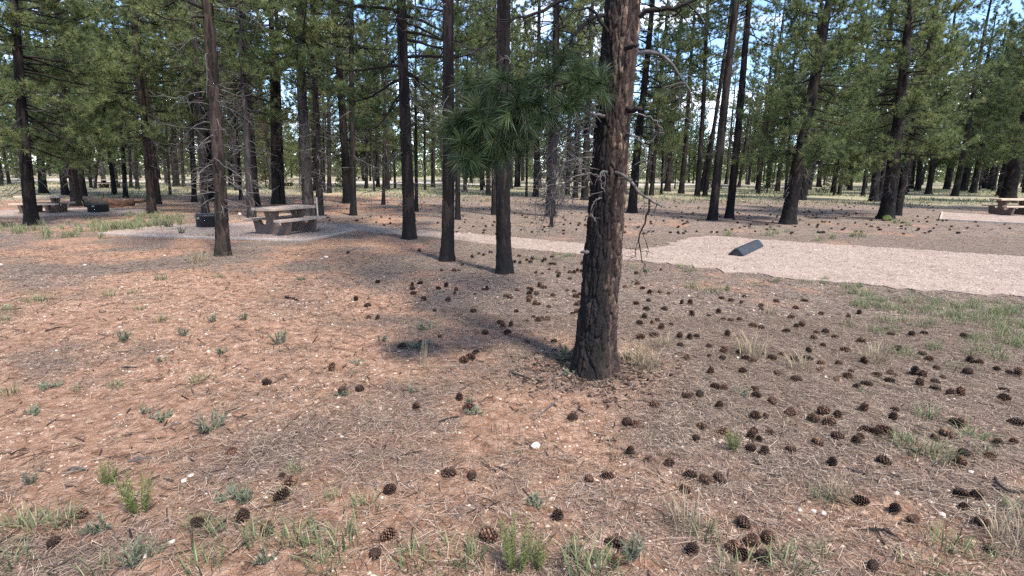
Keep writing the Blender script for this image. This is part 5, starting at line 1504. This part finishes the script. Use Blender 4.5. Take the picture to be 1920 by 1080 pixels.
def blades(P, h, w, rng, lean=0.6):
    n = len(P)
    a = rng.uniform(0, 6.28, n); hh = h * rng.uniform(.4, 1.1, n)
    out = np.stack([np.cos(a), np.sin(a), np.zeros(n)], 1); sd = np.stack([-np.sin(a), np.cos(a), np.zeros(n)], 1) * w / 2
    B = np.stack([P[:, 0], P[:, 1], height(P[:, 0], P[:, 1]) - .005], 1)
    ln = lean * rng.uniform(.1, 1.2, n)
    mid = B + np.array([0, 0, 1.0]) * (hh * .55)[:, None] + out * (hh * ln * .25)[:, None]
    tip = B + np.array([0, 0, 1.0]) * (hh * .95)[:, None] + out * (hh * ln)[:, None]
    V = np.stack([B - sd, B + sd, mid + sd * .8, mid - sd * .8, tip + sd * .15, tip - sd * .15], 1).reshape(-1, 3)
    b = np.arange(n)[:, None] * 6
    return V, np.concatenate([b + np.array([[0, 1, 2, 3]]), b + np.array([[3, 2, 4, 5]])]), np.repeat(rng.uniform(0, 1, n), 6)

def px_blob_points(blobs, rng):
    """clumps of points round ground spots given by (px, py, spread px x, spread px y, count)"""
    out = []
    for px, py, sx_, sy_, n in blobs:
        nc = max(1, n // 45)
        for q in range(nc):
            g = ground(px + rng.uniform(-1, 1) * sx_, py + rng.uniform(-1, 1) * sy_)
            out.append(np.array([g.x, g.y]) + rng.normal(size=(45, 2)) * rng.uniform(.03, .09))
    return np.concatenate(out)
verge = [(1600,562,40,10,700),(1680,570,60,12,1100),(1760,580,60,14,1300),(1840,590,60,16,1500),(1900,610,40,28,1700),(1880,650,50,20,900),(1800,620,90,40,700),(1700,640,120,50,500),(1590,545,20,6,400),(1690,612,50,14,700),(1250,505,60,5,500),(1480,528,60,5,400),(1080,485,60,5,700)]
V, F, tone = blades(px_blob_points([(a, b, c * 1.2, d * 1.3, int(e * .6)) for a, b, c, d, e in verge], RNG), .12, .005, RNG, 1.0)
tone = tone * .7 + .3
o = link('verge_grass', mesh_np('verge_grass', V, F, False, {'tone': tone}), M['grass'])
tag(o, 'green grass growing along the near edge of the gravel pad', 'grass', kind='stuff')
pale = [(240,425,60,6,2600),(300,415,40,8,2600),(200,430,50,5,1500),(270,405,25,4,900),(120,438,60,8,900),(40,430,40,8,600),(1420,440,60,4,500),(1560,448,60,5,400),(1700,420,30,4,300)]
V, F, tone = blades(px_blob_points([(a, b, c * 1.2, d * 1.2, int(e * .6)) for a, b, c, d, e in pale], RNG), .24, .010, RNG, .8)
o = link('pale_grass', mesh_np('pale_grass', V, F, False, {'tone': tone * .35 + .65}), M['grass'])
tag(o, 'pale dry grass between the two left-hand picnic pads', 'grass', kind='stuff')
y = np.sqrt(RNG.uniform(34 ** 2, 74 ** 2, 42000)); x = RNG.uniform(-1.1, 1.1, 42000) * y
cl = np.sin(x * .31 + 1.2 * np.sin(y * .22)) * np.sin(y * .27 + np.sin(x * .19)) + .15 * RNG.normal(size=len(x))
P = np.stack([x, y], 1)[cl > -0.05 - np.clip((y - 40) / 60, 0, .4)]
V, F, tone = blades(P, .2, .045, RNG, .9)
o = link('meadow_grass', mesh_np('meadow_grass', V, F, False, {'tone': tone * .55 + .4}), M['grass'])
tag(o, 'thin pale green meadow grass under the far trees', 'grass', kind='stuff')
